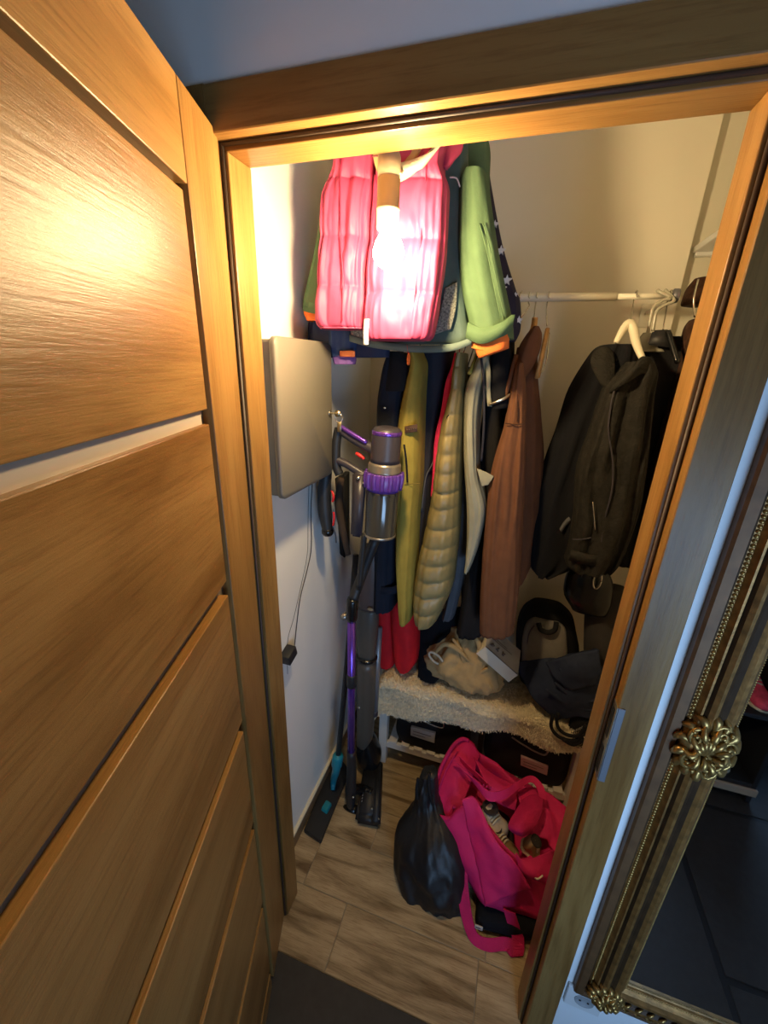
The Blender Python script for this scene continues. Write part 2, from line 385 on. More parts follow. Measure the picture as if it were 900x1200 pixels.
bm = BM(); prism(bm, [(OW+S_, 0), (OW+S_, YC+c), (OW+S_+c, YC), (OW+S_+CW-c, YC), (OW+S_+CW, YC+c), (OW+S_+CW, YF), (OW+.025, YF), (OW+.025, 0)], 0, OH+S_+CT, 'z'); obj('casing', bm, OAK_Z, fr, False)
bm = BM(); prism(bm, [(0, OH+S_), (YC+c, OH+S_), (YC, OH+S_+c), (YC, OH+S_+CT-c), (YC+c, OH+S_+CT), (YF, OH+S_+CT), (YF, OH+.025), (0, OH+.025)], -S_+.0002, OW+S_-.0002, 'x'); obj('casing', bm, OAK_X, fr, False)
SEAL = mat('dark_rubber_seal', (.05, .03, .02), .6)
for P in (((-S_+.003, -.003, .002), (-S_+.003, -.003, OH+S_)), ((OW+S_-.003, -.003, .002), (OW+S_-.003, -.003, OH+S_)), ((-S_+.003, -.003, OH+S_-.003), (OW+S_-.003, -.003, OH+S_-.003))):
    bm = BM(); tube(bm, P, .0032, 8); obj('seal', bm, SEAL, fr)
STEEL = mat('worn_steel', (.62, .58, .50), .28, 1.0, nscale=30, namt=.15); GREYM = mat('grey_lacquered_steel', (.17, .17, .19), .45, .3)
zt, zb = at(722, 824, -.02).z, at(702, 909, -.02).z
bm = BM(); box(bm, (OW+S_-.0016, YC-.0015, zb), (OW+S_+.0004, -.006, zt), .0005, 1); sp = obj('strike_plate', bm, STEEL, fr, False, 'steel strike plate with two slots')
bm = BM(); box(bm, (OW+S_+.0004, YC-.0022, zb), (OW+S_+.012, YC-.0002, zt), .0008, 1); obj('plate_lip', bm, GREYM, sp, False, 'grey lip folded over the casing')
h_ = zt-zb
for a_, b_ in ((.06, .42), (.55, .94)):
    bm = BM(); box(bm, (OW+S_-.0022, -.024, zb+h_*a_), (OW+S_-.0015, -.011, zb+h_*b_), .0003, 1); obj('plate_slot', bm, BLACKG, sp, False)

# ------------------------------------------------------------------ the open door, built in its own frame: x along the leaf, -y = thickness, z up
DANG = 1.24558
door = empty('door_1', (-.00703, -.01372, 0), -DANG); door['local'] = 1
tag(door, 'open oak door leaf of wide horizontal panels hung on the closet frame', 'door', None, 'structure')
# local +y is the visible face's normal
DT = .018
GLASSB = mat('beige_satin_glass', (.46, .40, .32), .3)
CORE = mat('dark_groove', (.14, .115, .09), .7)
bm = BM(); box(bm, (.02, -.04, .008), (.75, -DT+.002, 2.02), .001, 1); obj('door_core', bm, CORE, door, False)
bm = BM(); box(bm, (0, -DT, .008), (.1355, 0, 2.02), .0016, 2); obj('stile', bm, OAK_Z, door, False)
bm = BM(); box(bm, (.1375, -DT, 1.9065), (.75, 0, 2.02), .0016, 2); obj('top_rail', bm, OAK_X, door, False)
edges = [(1.618, 1.895), (1.322, 1.596), (1.000, 1.294), (.699, .972), (.402, .672), (.098, .376), (.008, .074)]
for z0, z1 in edges:
    bm = BM(); box(bm, (.155, -DT, z0), (.75, 0, z1), .0016, 2); obj('panel', bm, OAK_X, door, False)
bm = BM(); box(bm, (.16, -DT+.001, 1.592), (.75, -.009, 1.622)); obj('glass_strip', bm, GLASSB, door, False, 'beige satin strip set between the upper panels')

# ------------------------------------------------------------------ pendant lamp
BULBP = V((.245, .086, 1.873))
lamp = thing('pendant_lamp', 'beige cylindrical lamp holder with a lit bare bulb before the pink vest', 'lamp', (BULBP.x, BULBP.y, ZC))
SOCK = mat('beige_lamp_holder', (.50, .40, .24), .55, nscale=20, namt=.08)
bm = BM(); tube(bm, [(BULBP.x-.003, BULBP.y, ZC), (BULBP.x-.004, BULBP.y, 2.26), (BULBP.x-.003, BULBP.y, 2.03)], .003, 8, curve=5); obj('cord', bm, SOCK, lamp)
bm = BM(); lathe(bm, [(.004, .118), (.010, .115), (.0165, .104), (.0185, .098), (.0185, .072), (.0176, .0715), (.0176, .070), (.0187, .0695), (.0187, .030), (.0192, .0295), (.0192, .027), (.0187, .0265), (.0187, .004), (.017, .0)], (BULBP.x-.003, BULBP.y, 1.905)); obj('lamp_holder', bm, SOCK, lamp)
bm = BM(); lathe(bm, [(.05, 0), (.05, -.012), (.04, -.022), (.006, -.026)], (BULBP.x-.003, BULBP.y, ZC)); obj('ceiling_rose', bm, WHITE, lamp)
em = bpy.data.materials.new('lit_bulb'); em.use_nodes = True; nt = em.node_tree; nt.nodes.clear()
e_ = nt.nodes.new('ShaderNodeEmission'); e_.inputs[0].default_value = BULB_COLOR; e_.inputs[1].default_value = BULB_STRENGTH
o_ = nt.nodes.new('ShaderNodeOutputMaterial'); nt.links.new(e_.outputs[0], o_.inputs[0])
bm = BM(); lathe(bm, [(.013, .031), (.0145, .026), (.022, .014), (.0265, 0), (.0255, -.010), (.019, -.020), (.010, -.0255), (0, -.027)], BULBP, n=20); obj('bulb', bm, em, lamp)

# ------------------------------------------------------------------ cloth and plastics
def cloth(name, col, rough=.9, bump=.25, bscale=500, sheen=0.0, nscale=25, namt=.10, spec=.25):
    return mat(name, col, rough, 0, nscale, namt, bump, bscale, sheen, 0, spec)
PINK = cloth('pink_quilted_nylon', (.42, .040, .11), .58, .20, 60, 0, 12, .06, .4)
PINKD = cloth('pink_collar_nylon', (.36, .026, .075), .5, .2, 60)
CREAMF = cloth('cream_fleece_trim', (.62, .54, .36), .9, .3, 250)
GREEN = cloth('green_softshell', (.075, .128, .062), .8, .15, 250)
GREEND = cloth('dark_green_softshell', (.10, .15, .08), .85, .15, 250)
ORANGE = cloth('orange_cuff_rib', (.72, .16, .03), .8, .3, 400)
TEAL = cloth('dark_teal_shell', (.075, .115, .10), .75, .15, 200)
SPECK = mat('speckled_grey_pocket', (.22, .22, .18), .8, 0, 260, .75, .3, 300)
NAVY = cloth('navy_padded_nylon', (.018, .028, .075), .6, .2, 90)
NAVYB = cloth('bright_navy_cloth', (.03, .055, .14), .75, .2, 200)
PURPLET = cloth('purple_knit_trim', (.20, .10, .34), .85)
BROWNL = mat('brown_leather_tag', (.36, .09, .025), .6)
STARF = cloth('dark_star_print_cloth', (.022, .018, .035), .8)
STARW = mat('white_print', (.75, .72, .70), .8)
BLACK = cloth('black_cotton', (.012, .011, .012), .9, .3, 300, 0, 20, .2)
BLACKV = cloth('black_velour', (.006, .006, .008), .95, .2, 300)
BLACKW = cloth('black_worn_fleece', (.015, .013, .010), .8, .5, 220, 0, 60, .35)
CHAR = cloth('charcoal_shell', (.022, .022, .032), .7, .2, 150)
DENIM = cloth('dark_blue_black_twill', (.014, .017, .028), .85, .3, 350)
OLIVE = cloth('olive_cotton', (.33, .25, .045), .85, .25, 320)
OLIVEP = cloth('olive_quilted_nylon', (.27, .21, .085), .42, .25, 70, 0, 18, .10, .45)
HOTPINK = cloth('hot_pink_lining', (.80, .035, .14), .7, .1, 200)
GREYJ = cloth('grey_green_shell', (.30, .285, .20), .7, .25, 60, 0, 14, .10)
SLATE = cloth('slate_grey_cloth', (.10, .10, .11), .85)
BROWNH = cloth('brown_sweat_fleece', (.15, .062, .029), .95, .3, 420)
BROWND = cloth('dark_brown_fur', (.05, .022, .012), .95, .8, 160, 0, 60, .4)
BROWNB = cloth('brown_black_cloth', (.05, .032, .022), .95)
RED = cloth('red_soft_cloth', (.62, .012, .018), .7, .15, 120)
BEIGEC = cloth('beige_cotton_cloth', (.42, .275, .12), .9, .3, 200)
GREYF = cloth('grey_backpack_panel', (.20, .18, .155), .85, .3, 300)
NAVYJ = cloth('navy_wadded_cloth', (.022, .030, .062), .8, .3, 70)
DARKG = cloth('dark_grey_felt', (.045, .040, .038), .95)
HOT = cloth('hot_pink_canvas', (.64, .018, .125), .65, .3, 380, 0, 20, .08)
HOTD = cloth('deep_pink_webbing', (.52, .012, .10), .7, .5, 300)
PLW = mat('warm_white_plastic', (.78, .70, .52), .4)
PLB = mat('black_gloss_plastic', (.008, .008, .009), .22)
PLBM = mat('black_matt_plastic', (.016, .016, .018), .5, bump=.1, bscale=400)
PLG = mat('dark_grey_plastic', (.042, .036, .046), .38)
PURP = mat('purple_anodised_metal', (.20, .08, .55), .25, .75)
PURPP = mat('purple_plastic', (.10, .035, .30), .3)
BIN = mat('smoked_bin_plastic', (.035, .036, .034), .10, coat=.6)
NICKEL = mat('nickel_plastic', (.32, .29, .25), .3, .7)
REDP = mat('red_plastic', (.65, .02, .02), .4)
TEALP = mat('teal_plastic', (.01, .22, .29), .4)
CLEAR = mat('clear_grey_hanger_plastic', (.42, .39, .30), .25)
WOODH = mat('honey_hanger_wood', (.58, .30, .09), .4, nscale=30, namt=.2)
CHROME = mat('chromed_wire', (.75, .70, .60), .18, 1.0)
CAB = mat('grey_beige_powder_coat', (.165, .147, .118), .45, bump=.05, bscale=900)
CABD = mat('grey_beige_cabinet_side', (.165, .147, .118), .5)
KEYM = mat('brass_key', (.62, .50, .30), .3, 1.0)
def line(name, pts, r, m, parent, n=8, curve=0, label=None):
    bm = BM(); tube(bm, pts, r, n, curve=curve); return obj(name, bm, m, parent, label=label)

# ------------------------------------------------------------------ rods
ROD = mat('white_enamelled_tube', (.82, .76, .62), .35)
rod = thing('clothes_rod', 'white telescopic clothes rod across the cream wall', 'rod', (.4, .65, 1.877))
rz = 1.877
line('outer_tube', [(XL, .65, rz), (.70, .65, rz)], .0105, ROD, rod, 16); line('inner_tube', [(.69, .65, rz), (.838, .65, rz)], .0072, ROD, rod, 16)
bm = BM(); lathe(bm, [(.016, 0), (.017, .003), (.017, .012), (.010, .016), (.009, .02)], (.842, .65, rz), (-1, 0, 0)); obj('end_cup', bm, GREYM, rod)
bm = BM(); box(bm, (.838, .642, rz-.012), (.846, YB+.001, rz-.002), .001, 1); box(bm, (.825, YB-.004, rz-.05), (.86, YB, rz+.02), .002, 1); obj('wall_bracket', bm, ROD, rod)
urod = thing('upper_clothes_rod', 'upper white clothes rod carrying the pink vest and green jacket above the doorway', 'rod', (.3, .34, 2.36))
line('tube', [(XL, .34, 2.36), (XR, .34, 2.36)], .011, ROD, urod, 14)
def rodhook(parent, x, y, zrod, low, m=CHROME, r=.0017, rr=.0135):
    """wire hook over a rod at (x,y,zrod), ending at the point low"""
    P = [(x+(.002), y-rr*1.1, zrod-.004)] + [(x, y+rr*math.cos(a), zrod+rr*math.sin(a)) for a in [PI*(1-k/6) for k in range(7)]] + [(x, y+rr*.9, zrod-.010), (x, y+.003, zrod-.03), low]
    return line('hook', P, r, m, parent, 8, 4)

# ------------------------------------------------------------------ key cabinet on the pale wall, its keys, the cable with plug
XC = 0.004
yn, yf = atx(321, 393, XC).y, atx(388.5, 400, XC).y
zt, zb = atx(321, 393, XC).z, atx(388, 556, XC).z
cab = thing('metal_cabinet', 'grey beige metal wall cabinet with rounded corners and keys in its lock', 'cabinet', (XL, (yn+yf)/2, (zt+zb)/2))
bm = BM(); box(bm, (XL, yn+.006, zb+.006), (XC-.012, yf-.006, zt-.006), .006, 2); obj('cabinet_body', bm, CABD, cab, False)
def rrect(y0, y1, z0, z1, r, n=6):
    P = []
    for cy, cz, a0 in ((y1-r, z1-r, 0), (y0+r, z1-r, PI/2), (y0+r, z0+r, PI), (y1-r, z0+r, 1.5*PI)):
        for k in range(n+1): P.append((cy+r*math.cos(a0+PI/2*k/n), cz+r*math.sin(a0+PI/2*k/n)))
    return P
bm = BM(); prof = [(0, XC-.013), (0, XC-.003), (-.003, XC)]
R_ = [[bm.verts.new((x, *p)) for p in rrect(yn-o, yf+o, zb-o, zt+o, .018+o)] for o, x in prof]
for a_, b_ in zip(R_, R_[1:]):
    for k in range(len(a_)): bm.faces.new((a_[k], a_[(k+1) % len(a_)], b_[(k+1) % len(a_)], b_[k]))
bm.faces.new(R_[0][::-1]); bm.faces.new(R_[-1]); dr = obj('cabinet_door', bm, CAB, cab)
kl = atx(386, 484, XC)
bm = BM(); lathe(bm, [(.0085, 0), (.0085, .003), (.006, .004)], kl, (1, 0, 0), 16); obj('lock', bm, STEEL, dr)
key = thing('door_key', 'small bright key with ring stuck in the grey cabinet lock', 'key', tuple(kl))
bm = BM(); box(bm, (XC+.003, kl.y-.0008, kl.z-.002), (XC+.018, kl.y+.0008, kl.z+.002)); lathe(bm, [(.009, -.001), (.009, .001), (.004, .001)], kl+V((.024, 0, 0)), (0, 1, 0), 14); obj('key_blade', bm, KEYM, key)
bm = BM(); tube(bm, [kl+V((.026+.011*math.cos(a), .003, -.012+.012*math.sin(a))) for a in [2*PI*k/16 for k in range(16)]], .0011, 6, True); obj('key_ring', bm, CHROME, key)
bm = BM(); box(bm, (XC+.022, kl.y+.002, kl.z-.05), (XC+.034, kl.y+.004, kl.z-.022), .001, 1); obj('second_key', bm, KEYM, key)
adp = thing('power_adapter', 'black plug adapter hanging on a thin cable below the grey cabinet', 'adapter', tuple(atx(340, 765, XL+.02)))
pc = atx(339, 766, XL+.016)
bm = BM(); box(bm, (-.016, -.028, -.018), (.016, .020, .018), .003, 2, Matrix.Translation(pc) @ Matrix.Rotation(.25, 4, 'X')); obj('adapter_body', bm, PLBM, adp)
line('cable', [atx(*q, XL+.004) for q in ((366, 566), (364.5, 600), (365, 640), (360, 668), (352, 700), (348, 730), (345, 757))]+[pc+V((.0, .02, .012))], .0016, PLG, adp, 6, 4)
line('thin_wire', [atx(*q, XL+.002) for q in ((362, 568), (361, 610), (360, 650), (352, 690), (344, 725), (337, 752), (337, 790))], .0007, PLG, adp, 5, 4)

# ------------------------------------------------------------------ children's clothes on the upper rod
KS = .125                                # the children's clothes hang well in front of the main rod
_at0 = at
at = lambda px, py, y: _at0(px, py, y-KS)
vest = thing('puffer_vest', 'pink quilted puffer vest with a cream collar behind the lit bulb', 'vest', (.17, .34, 2.34), group=None)
qa = [172, 216, 281, 338, 384]
garment('left_front', PINK, [(160, 398, 440), (185, 397, 441), (205, 394, 441), (224, 384, 441), (245, 381, 439), (285, 379.5, 436), (330, 376.5, 432), (362, 374, 430), (378, 373.5, 428.5), (386, 378, 428)], vest, .42, .035, 110, 16, .006, quilt=qa, qamp=.013, seed=1.3, p=.7, wr=.0032, vq=[0, .34, 1])
garment('right_front', PINK, [(160, 447, 526), (180, 446, 523), (200, 445, 520), (220, 442, 526), (245, 440, 525), (285, 437, 523.5), (330, 433, 519), (370, 431, 512), (392, 430.5, 508), (399, 434, 503)], vest, .405, .042, 130, 16, .006, quilt=[172, 218, 286, 347, 399], qamp=.014, seed=4.1, p=.7, wr=.0032, vq=[0, .66, 1])
garment('back_panel', PINKD, [(160, 400, 525), (200, 392, 520), (240, 381, 525), (330, 377, 519), (385, 376, 508)], vest, .465, .02, 40, 6, .004, seed=2.2)
for nm, q in (('seam', [(399, 187), (399, 240), (400, 290), (402, 330), (401, 376)]), ('seam', [(500, 192), (497, 235), (492, 290), (486, 345), (482, 396)])):
    line(nm, [at(*k, .372 if k[0] < 430 else .358) for k in q], .0016, PINKD, vest, 6, 4)
line('zipper', [at(*q, .374) for q in ((440, 205), (437, 270), (433, 330), (430, 372), (429, 400))], .0035, PINKD, vest, 8, 4)
bm = BM(); ribbon(bm, [at(*q, .350) for q in ((430, 374), (429, 388), (429, 404))], V((.0055, 0, 0)), .0016); obj('zipper_pull', bm, mat('pink_white_zip_tape', (.85, .55, .55), .6, nscale=180, namt=.5), vest, label='pink and white zipper tape')
# collar: cream fleece edge around the neck, tan lining inside, pink shoulder flap
bm = BM(); ribbon(bm, [at(446, 203, .342), at(465, 203, .332), at(483, 197, .332), at(500, 186, .338), at(512, 172, .352)], [V((0.004, 0, .012)), V((.003, 0, .014)), V((.006, 0, .013)), V((.010, 0, .012)), V((.011, 0, .010))], .004); obj('collar_edge', bm, CREAMF, vest, label='cream fleece collar edge')
bm = BM(); lathe(bm, [(.006, 0), (.0062, .002), (.003, .003)], at(469, 201, .326), (0, -1, 0), 14); obj('snap_button', bm, KEYM, vest)
patch('lining', mat('tan_vest_lining', (.42, .27, .12), .8, nscale=25, namt=.15), [[at(436, 165, .36), at(462, 160, .365), at(505, 160, .36)], [at(438, 188, .352), at(462, 184, .36), at(492, 178, .352)], [at(444, 206, .348), at(462, 204, .352), at(482, 194, .346)]], vest, .004, label='tan neck lining')
line('loop', [at(*q, .342) for q in ((436, 183), (446, 183), (452, 190), (449, 182), (455, 181))], .0015, mat('maroon_cord', (.12, .02, .02), .7), vest, 6, 4)
patch('shoulder_flap', PINK, [[at(512, 160, .42), at(530, 160, .43), at(543, 162, .44)], [at(516, 180, .41), at(529, 182, .41), at(539, 176, .43)], [at(520, 198, .41), at(523, 197, .40), at(527, 190, .42)]], vest, .01, amp=.003)
rodhook(vest, .17, .34, 2.36, at(462, 160, .43)); 
line('hanger_bar', [at(398, 166, .44), at(430, 156, .45), at(462, 150, .45), at(500, 156, .45), at(524, 164, .44)], .006, PLW, vest, 10, 4)

tj = thing('teal_jacket', "child's dark teal jacket with speckled pockets directly behind the pink vest", 'jacket', (.2, .34, 2.34))
garment('jacket_body', TEAL, [(160, 420, 548), (200, 415, 548), (250, 412, 545), (320, 410, 543), (370, 412, 547), (395, 425, 552), (403, 434, 545)], tj, .50, .035, 48, 6, .006, seed=8.2)
patch('pocket', SPECK, [[at(521, 338, .463), at(536, 330, .468)], [at(516, 365, .461), at(534, 362, .466)], [at(508, 392, .46), at(528, 386, .463)]], tj, .004)
patch('pocket', SPECK, [[at(412, 372, .463), at(432, 378, .463)], [at(411, 388, .462), at(436, 396, .462)], [at(411, 398, .461), at(438, 404, .461)]], tj, .004)
bm = BM(); ribbon(bm, [at(410, 396, .46), at(440, 404, .458), at(490, 409, .457), at(530, 407, .458), at(553, 399, .462)], V((0, 0, .008)), .004); obj('hem_band', bm, cloth('grey_teal_hem', (.11, .15, .13), .8), tj)
line('white_cord', [at(*q, .458) for q in ((527, 208), (535, 209), (539, 219))], .0016, STARW, tj, 6, 4)
line('zipper_pull', [at(*q, .455) for q in ((477, 404), (478.5, 414))], .0022, mat('red_cord', (.5, .03, .02), .7), tj, 6)
bm = BM(); lathe(bm, [(.002, .0), (.0042, .004), (.0045, .016), (.003, .026), (0, .028)], at(478.5, 428, .455), (0, 0, 1), 12); obj('pull_tab', bm, ORANGE, tj, label='orange pull tab')
rodhook(tj, .22, .34, 2.36, at(484, 150, .5))

gj = thing('green_jacket', "child's bright green softshell jacket with orange rolled cuffs behind the pink vest", 'jacket', (.22, .34, 2.34))
garment('jacket_body', GREEN, [(140, 470, 560), (170, 430, 574), (215, 395, 574), (260, 388, 578), (320, 384, 575), (380, 392, 560)], gj, .57, .04, 44, 6, .006, seed=3.7)
sl = garment('sleeve', GREEN, [(205, 545, 570), (212, 541, 571), (222, 539, 573), (250, 538, 577), (300, 536.5, 585), (340, 541, 593), (375, 549, 600), (398, 552, 602)], gj, .50, .045, 44, 7, .007, seed=5.5, p=.85, ff=2.2)
bm = BM(); ribbon(bm, [at(548, 387, .462), at(566, 394, .448), at(588, 386, .448), at(600, 378, .465)], V((.001, 0, .016)), .005); obj('turned_cuff', bm, GREEN, sl)
bm = BM(); blob(bm, [(at(576, 388, .49), V((.038, 0, .012)), V((0, .034, 0))), (at(577, 403, .485), V((.037, 0, .012)), V((0, .034, 0))), (at(579, 414, .485), V((.032, 0, .012)), V((0, .028, 0)))], amp=.004, fs=40); obj('orange_cuff', bm, ORANGE, sl, label='orange cuff lining')
patch('cuff_fold', ORANGE, [[at(553, 398, .47), at(566, 401, .462), at(572, 402, .465)], [at(553, 408, .468), at(566, 411, .46), at(574, 409, .465)]], sl, .006, label='orange cuff lining')
line('seam', [at(*q, .453) for q in ((562, 262), (572, 300), (580, 340), (587, 372))], .0012, GREEN, sl, 6, 4); line('seam', [at(*q, .452) for q in ((566, 262), (576, 300), (584, 340), (591, 370))], .0012, GREEN, sl, 6, 4)
s2 = garment('sleeve', GREEN, [(235, 381, 392), (270, 377, 393), (310, 369, 392), (345, 361, 388), (362, 358, 384)], gj, .505, .035, 36, 6, .005, seed=9.1)
bm = BM(); ribbon(bm, [at(357, 358, .485), at(366, 361, .47), at(380, 362, .465)], V((.001, 0, .012)), .005); obj('turned_cuff', bm, GREEN, s2)
garment('orange_cuff', ORANGE, [(360, 359, 382), (368, 359, 381), (377, 363, 380)], s2, .505, .03, 28, 4, .003, label='orange cuff lining')
rodhook(gj, .27, .34, 2.36, at(505, 140, .55))

st = thing('star_print_coat', 'dark coat printed with small white stars behind the green sleeve', 'coat', (.38, .34, 2.34))
garment('coat_body', STARF, [(150, 545, 572), (195, 560, 573), (230, 562, 578), (290, 566, 590), (340, 572, 605), (355, 575, 610), (385, 578, 610), (400, 580, 604)], st, .61, .05, 40, 6, .006, seed=6.4)
for (px, py, r) in ((587, 293, 4), (594, 328, 4.5), (590, 337, 3), (600, 356, 3.2), (608, 375, 4), (594, 382, 3), (580, 262, 3), (585, 318, 2.5), (604, 345, 2.5)):
    c0 = at(px, py, .552 if px < 600 else .575); bm = BM(); vs = []
    for k in range(10):
        a = PI/2+k*PI/5; q = r*.0026*(1 if k % 2 == 0 else .42); vs.append((c0.x+q*math.cos(a), c0.z+q*math.sin(a)))
    prism(bm, vs, c0.y, c0.y+.012, 'y'); obj('printed_star', bm, STARW, st, False)
rodhook(st, .42, .34, 2.36, at(560, 150, .58))

nj = thing('navy_jacket', 'navy jacket with a brown leather tag hanging behind the grey cabinet', 'jacket', (.02, .34, 2.34))
garment('jacket_body', NAVY, [(200, 392, 440), (260, 384, 440), (330, 370, 445), (380, 362, 450), (405, 362, 456), (419, 366, 456)], nj, .545, .025, 44, 6, .006, seed=1.9)
garment('sleeve', NAVYB, [(240, 392, 412), (300, 389, 418), (360, 386, 418), (405, 387, 418), (418, 389, 417)], nj, .52, .02, 36, 6, .005, seed=2.9)
patch('leather_tag', BROWNL, [[at(398.5, 411, .49), at(416, 411, .49)], [at(398.5, 418, .49), at(416, 418.5, .49)]], nj, .004, amp=.0005, label='brown leather tag')
garment('cuff', PURPLET, [(417, 390, 417), (422, 391, 417), (427, 393, 416)], nj, .52, .02, 30, 4, .003, label='purple knit cuff')
rodhook(nj, .08, .34, 2.36, at(415, 195, .62))
at = _at0

# ------------------------------------------------------------------ clothes on the main rod, left half
def hang(o, x, low, m=CHROME): rodhook(o, x, .65, rz, low, m)
a = thing('dark_jacket', 'blue-black twill jacket hanging just right of the purple vacuum cleaner', 'jacket', (.1, .62, 1.6))
garment('jacket_body', DENIM, [(413, 462, 476), (430, 455, 480), (452, 450, 482), (475, 447, 480), (520, 446, 477), (600, 444, 474), (660, 443.5, 471), (690, 443.5, 468), (703, 444, 467)], a, .60, .10, 44, 6, .008, seed=11)
bm = BM(); ribbon(bm, [at(443.5, 690, .51), at(455, 692, .497), at(467, 690, .51)], V((0, 0, .014)), .004); obj('cuff', bm, DENIM, a)
garment('collar', BLACK, [(412, 459, 472), (430, 456, 478), (452, 452, 479), (458, 452, 478)], a, .52, .03, 30, 5, .004, seed=12)
bm = BM(); lathe(bm, [(.004, 0), (.004, .002)], at(451, 478, .49), (0, -1, 0), 12); obj('snap_button', bm, CHROME, a)
hang(a, .10, at(468, 412, .62))
b = thing('olive_jacket', 'olive cotton jacket with a dark badge and zipped chest pocket', 'jacket', (.17, .6, 1.6))
garment('jacket_body', OLIVE, [(412, 486, 495), (425, 486, 501), (440, 482.5, 501), (462, 477, 499.5), (498, 471, 498), (530, 472, 497), (560, 472, 496), (600, 469, 493), (645, 467.5, 491), (685, 470, 488), (700, 471, 487), (718, 473, 484.5)], b, .57, .09, 44, 6, .008, seed=13)
bm = BM(); hull_box(bm, [at(474.5, 508, .468), at(489, 506, .468), at(489, 506, .490), at(474.5, 508, .490), at(474, 500, .468), at(489.5, 496.5, .468), at(489.5, 496.5, .490), at(474, 500, .490)], .0012, 1); bd = obj('badge', bm, mat('dark_brown_badge', (.06, .025, .012), .7, nscale=120, namt=.5), b, label='dark embroidered badge')
bm = BM()
for px in (476.5, 479, 481.5, 484, 486.5):
    q = at(px+.5, 503.5-(px-476)*.12, .4665); ball(bm, q, .0016, (1, .4, 1.2), 1)
obj('stitching', bm, KEYM, bd, kind='stuff')
line('pocket_zipper', [at(*q, .474) for q in ((473.5, 521), (476, 540), (477.5, 565))], .0032, BLACK, b, 8, 4, 'black pocket zipper')
line('pocket_stitch', [at(*q, .476) for q in ((474, 568), (483, 567), (493, 567))], .001, mat('brown_thread', (.16, .11, .02), .8), b, 5, 3)
garment('cuff', OLIVE, [(700, 470.5, 487), (710, 471, 486), (719, 472, 485)], b, .57, .075, 30, 4, .003)
hang(b, .20, at(490, 412, .6))
c_ = thing('charcoal_jacket', 'charcoal shell jacket squeezed between the olive jacket and the pink lining', 'jacket', (.24, .66, 1.6))
garment('jacket_body', CHAR, [(410, 497, 532), (440, 498, 530), (500, 497, 518), (560, 494, 512), (600, 491, 510), (650, 488, 503), (690, 486, 500)], c_, .66, .09, 40, 6, .008, seed=14)
line('piping', [at(*q, .565) for q in ((515, 505), (508, 540), (499, 560), (494, 600))], .0022, SLATE, c_, 6, 4)
hang(c_, .26, at(515, 410, .65))
d_ = thing('pink_garment', 'bright pink garment edge left of the olive puffer vest', 'garment', (.3, .62, 1.6))
garment('garment_body', HOTPINK, [(414, 534, 542), (430, 530, 541), (448, 523.5, 537), (480, 518, 532), (513, 510.5, 527), (556, 508, 520), (578, 506.5, 514)], d_, .585, .05, 32, 6, .004, seed=15)
hang(d_, .31, at(538, 414, .62))
e2 = thing('quilted_vest', 'olive quilted puffer vest with horizontal baffles and a tiny chest emblem', 'vest', (.33, .6, 1.6))
QB = [430, 454, 483, 506, 527, 549, 570, 588, 611, 632, 651, 669, 687, 706, 722]
garment('vest_body', OLIVEP, [(414, 538, 547), (430, 534, 546.5), (457, 530.5, 545.5), (493, 520.5, 544), (530, 514, 542), (570, 509.5, 540.5), (600, 504, 539.5), (627, 498.5, 538), (655, 492, 535), (683, 487.5, 531), (705, 486.5, 522), (721, 489, 514)], e2, .565, .085, 64, 18, .005, quilt=QB, qamp=.013, seed=16, p=.85, wr=.0022)
bm = BM(); q = at(524.5, 490, .475)
tube(bm, [q+V((-.003, 0, -.006)), q+V((-.001, -.001, .004)), q+V((.003, 0, .009))], .0016, 6); tube(bm, [q+V((.003, 0, -.005)), q+V((.001, -.001, 0)), q+V((-.003, 0, .001))], .0014, 6); obj('emblem', bm, BLACK, e2, label='small dark chest emblem')
hang(e2, .345, at(543, 414, .62))
g1 = thing('slate_shirt', 'slate grey shirt tail hanging behind the olive puffer vest', 'shirt', (.36, .68, 1.5))
garment('shirt_body', SLATE, [(430, 545, 552), (520, 540, 550), (600, 535, 550), (660, 532, 546), (700, 524, 538), (719, 519, 533)], g1, .665, .06, 36, 6, .007, seed=17)
hang(g1, .365, at(548, 430, .66))
f_ = thing('grey_jacket', 'grey green shell jacket with a pointed tail and open pocket flap', 'jacket', (.4, .6, 1.6))
garment('jacket_body', GREYJ, [(402, 563, 574), (418, 562, 574), (440, 552, 571), (460, 546, 566), (490, 545.5, 562), (530, 546, 561.5), (555, 547, 563), (590, 548.5, 571), (620, 548.5, 566), (645, 547, 559), (662, 546, 551)], f_, .56, .07, 44, 7, .009, seed=18)
patch('pocket_flap', GREYJ, [[at(559, 549, .49), at(569, 553, .487), at(578.5, 558, .485)], [at(562, 560, .488), at(569, 561, .486), at(577, 561, .484)], [at(565, 570, .49), at(568, 569, .488), at(572, 568, .487)]], f_, .003, amp=.001)
bm = BM(); ribbon(bm, [at(566, 410, .51), at(572, 432, .50), at(572, 458, .495), at(574, 476, .50)], V((.006, 0, 0)), .003); obj('collar_edge', bm, GREYJ, f_)
bm = BM(); ribbon(bm, [at(564, 420, .49), at(567, 450, .485), at(567, 500, .487), at(564, 540, .49)], V((.003, 0, 0)), .003); obj('placket', bm, CHAR, f_, label='dark zip placket')
hang(f_, .43, at(570, 402, .62))
f2 = thing('black_jacket', 'black jacket with a metal zipped collar between the grey jacket and the brown hoodie', 'jacket', (.45, .68, 1.6))
garment('jacket_body', BLACK, [(398, 576, 603), (430, 572, 602), (470, 568, 600), (520, 562, 596), (560, 560, 590), (650, 550, 575), (700, 542, 570), (735, 536, 568)], f2, .68, .08, 40, 6, .008, seed=19)
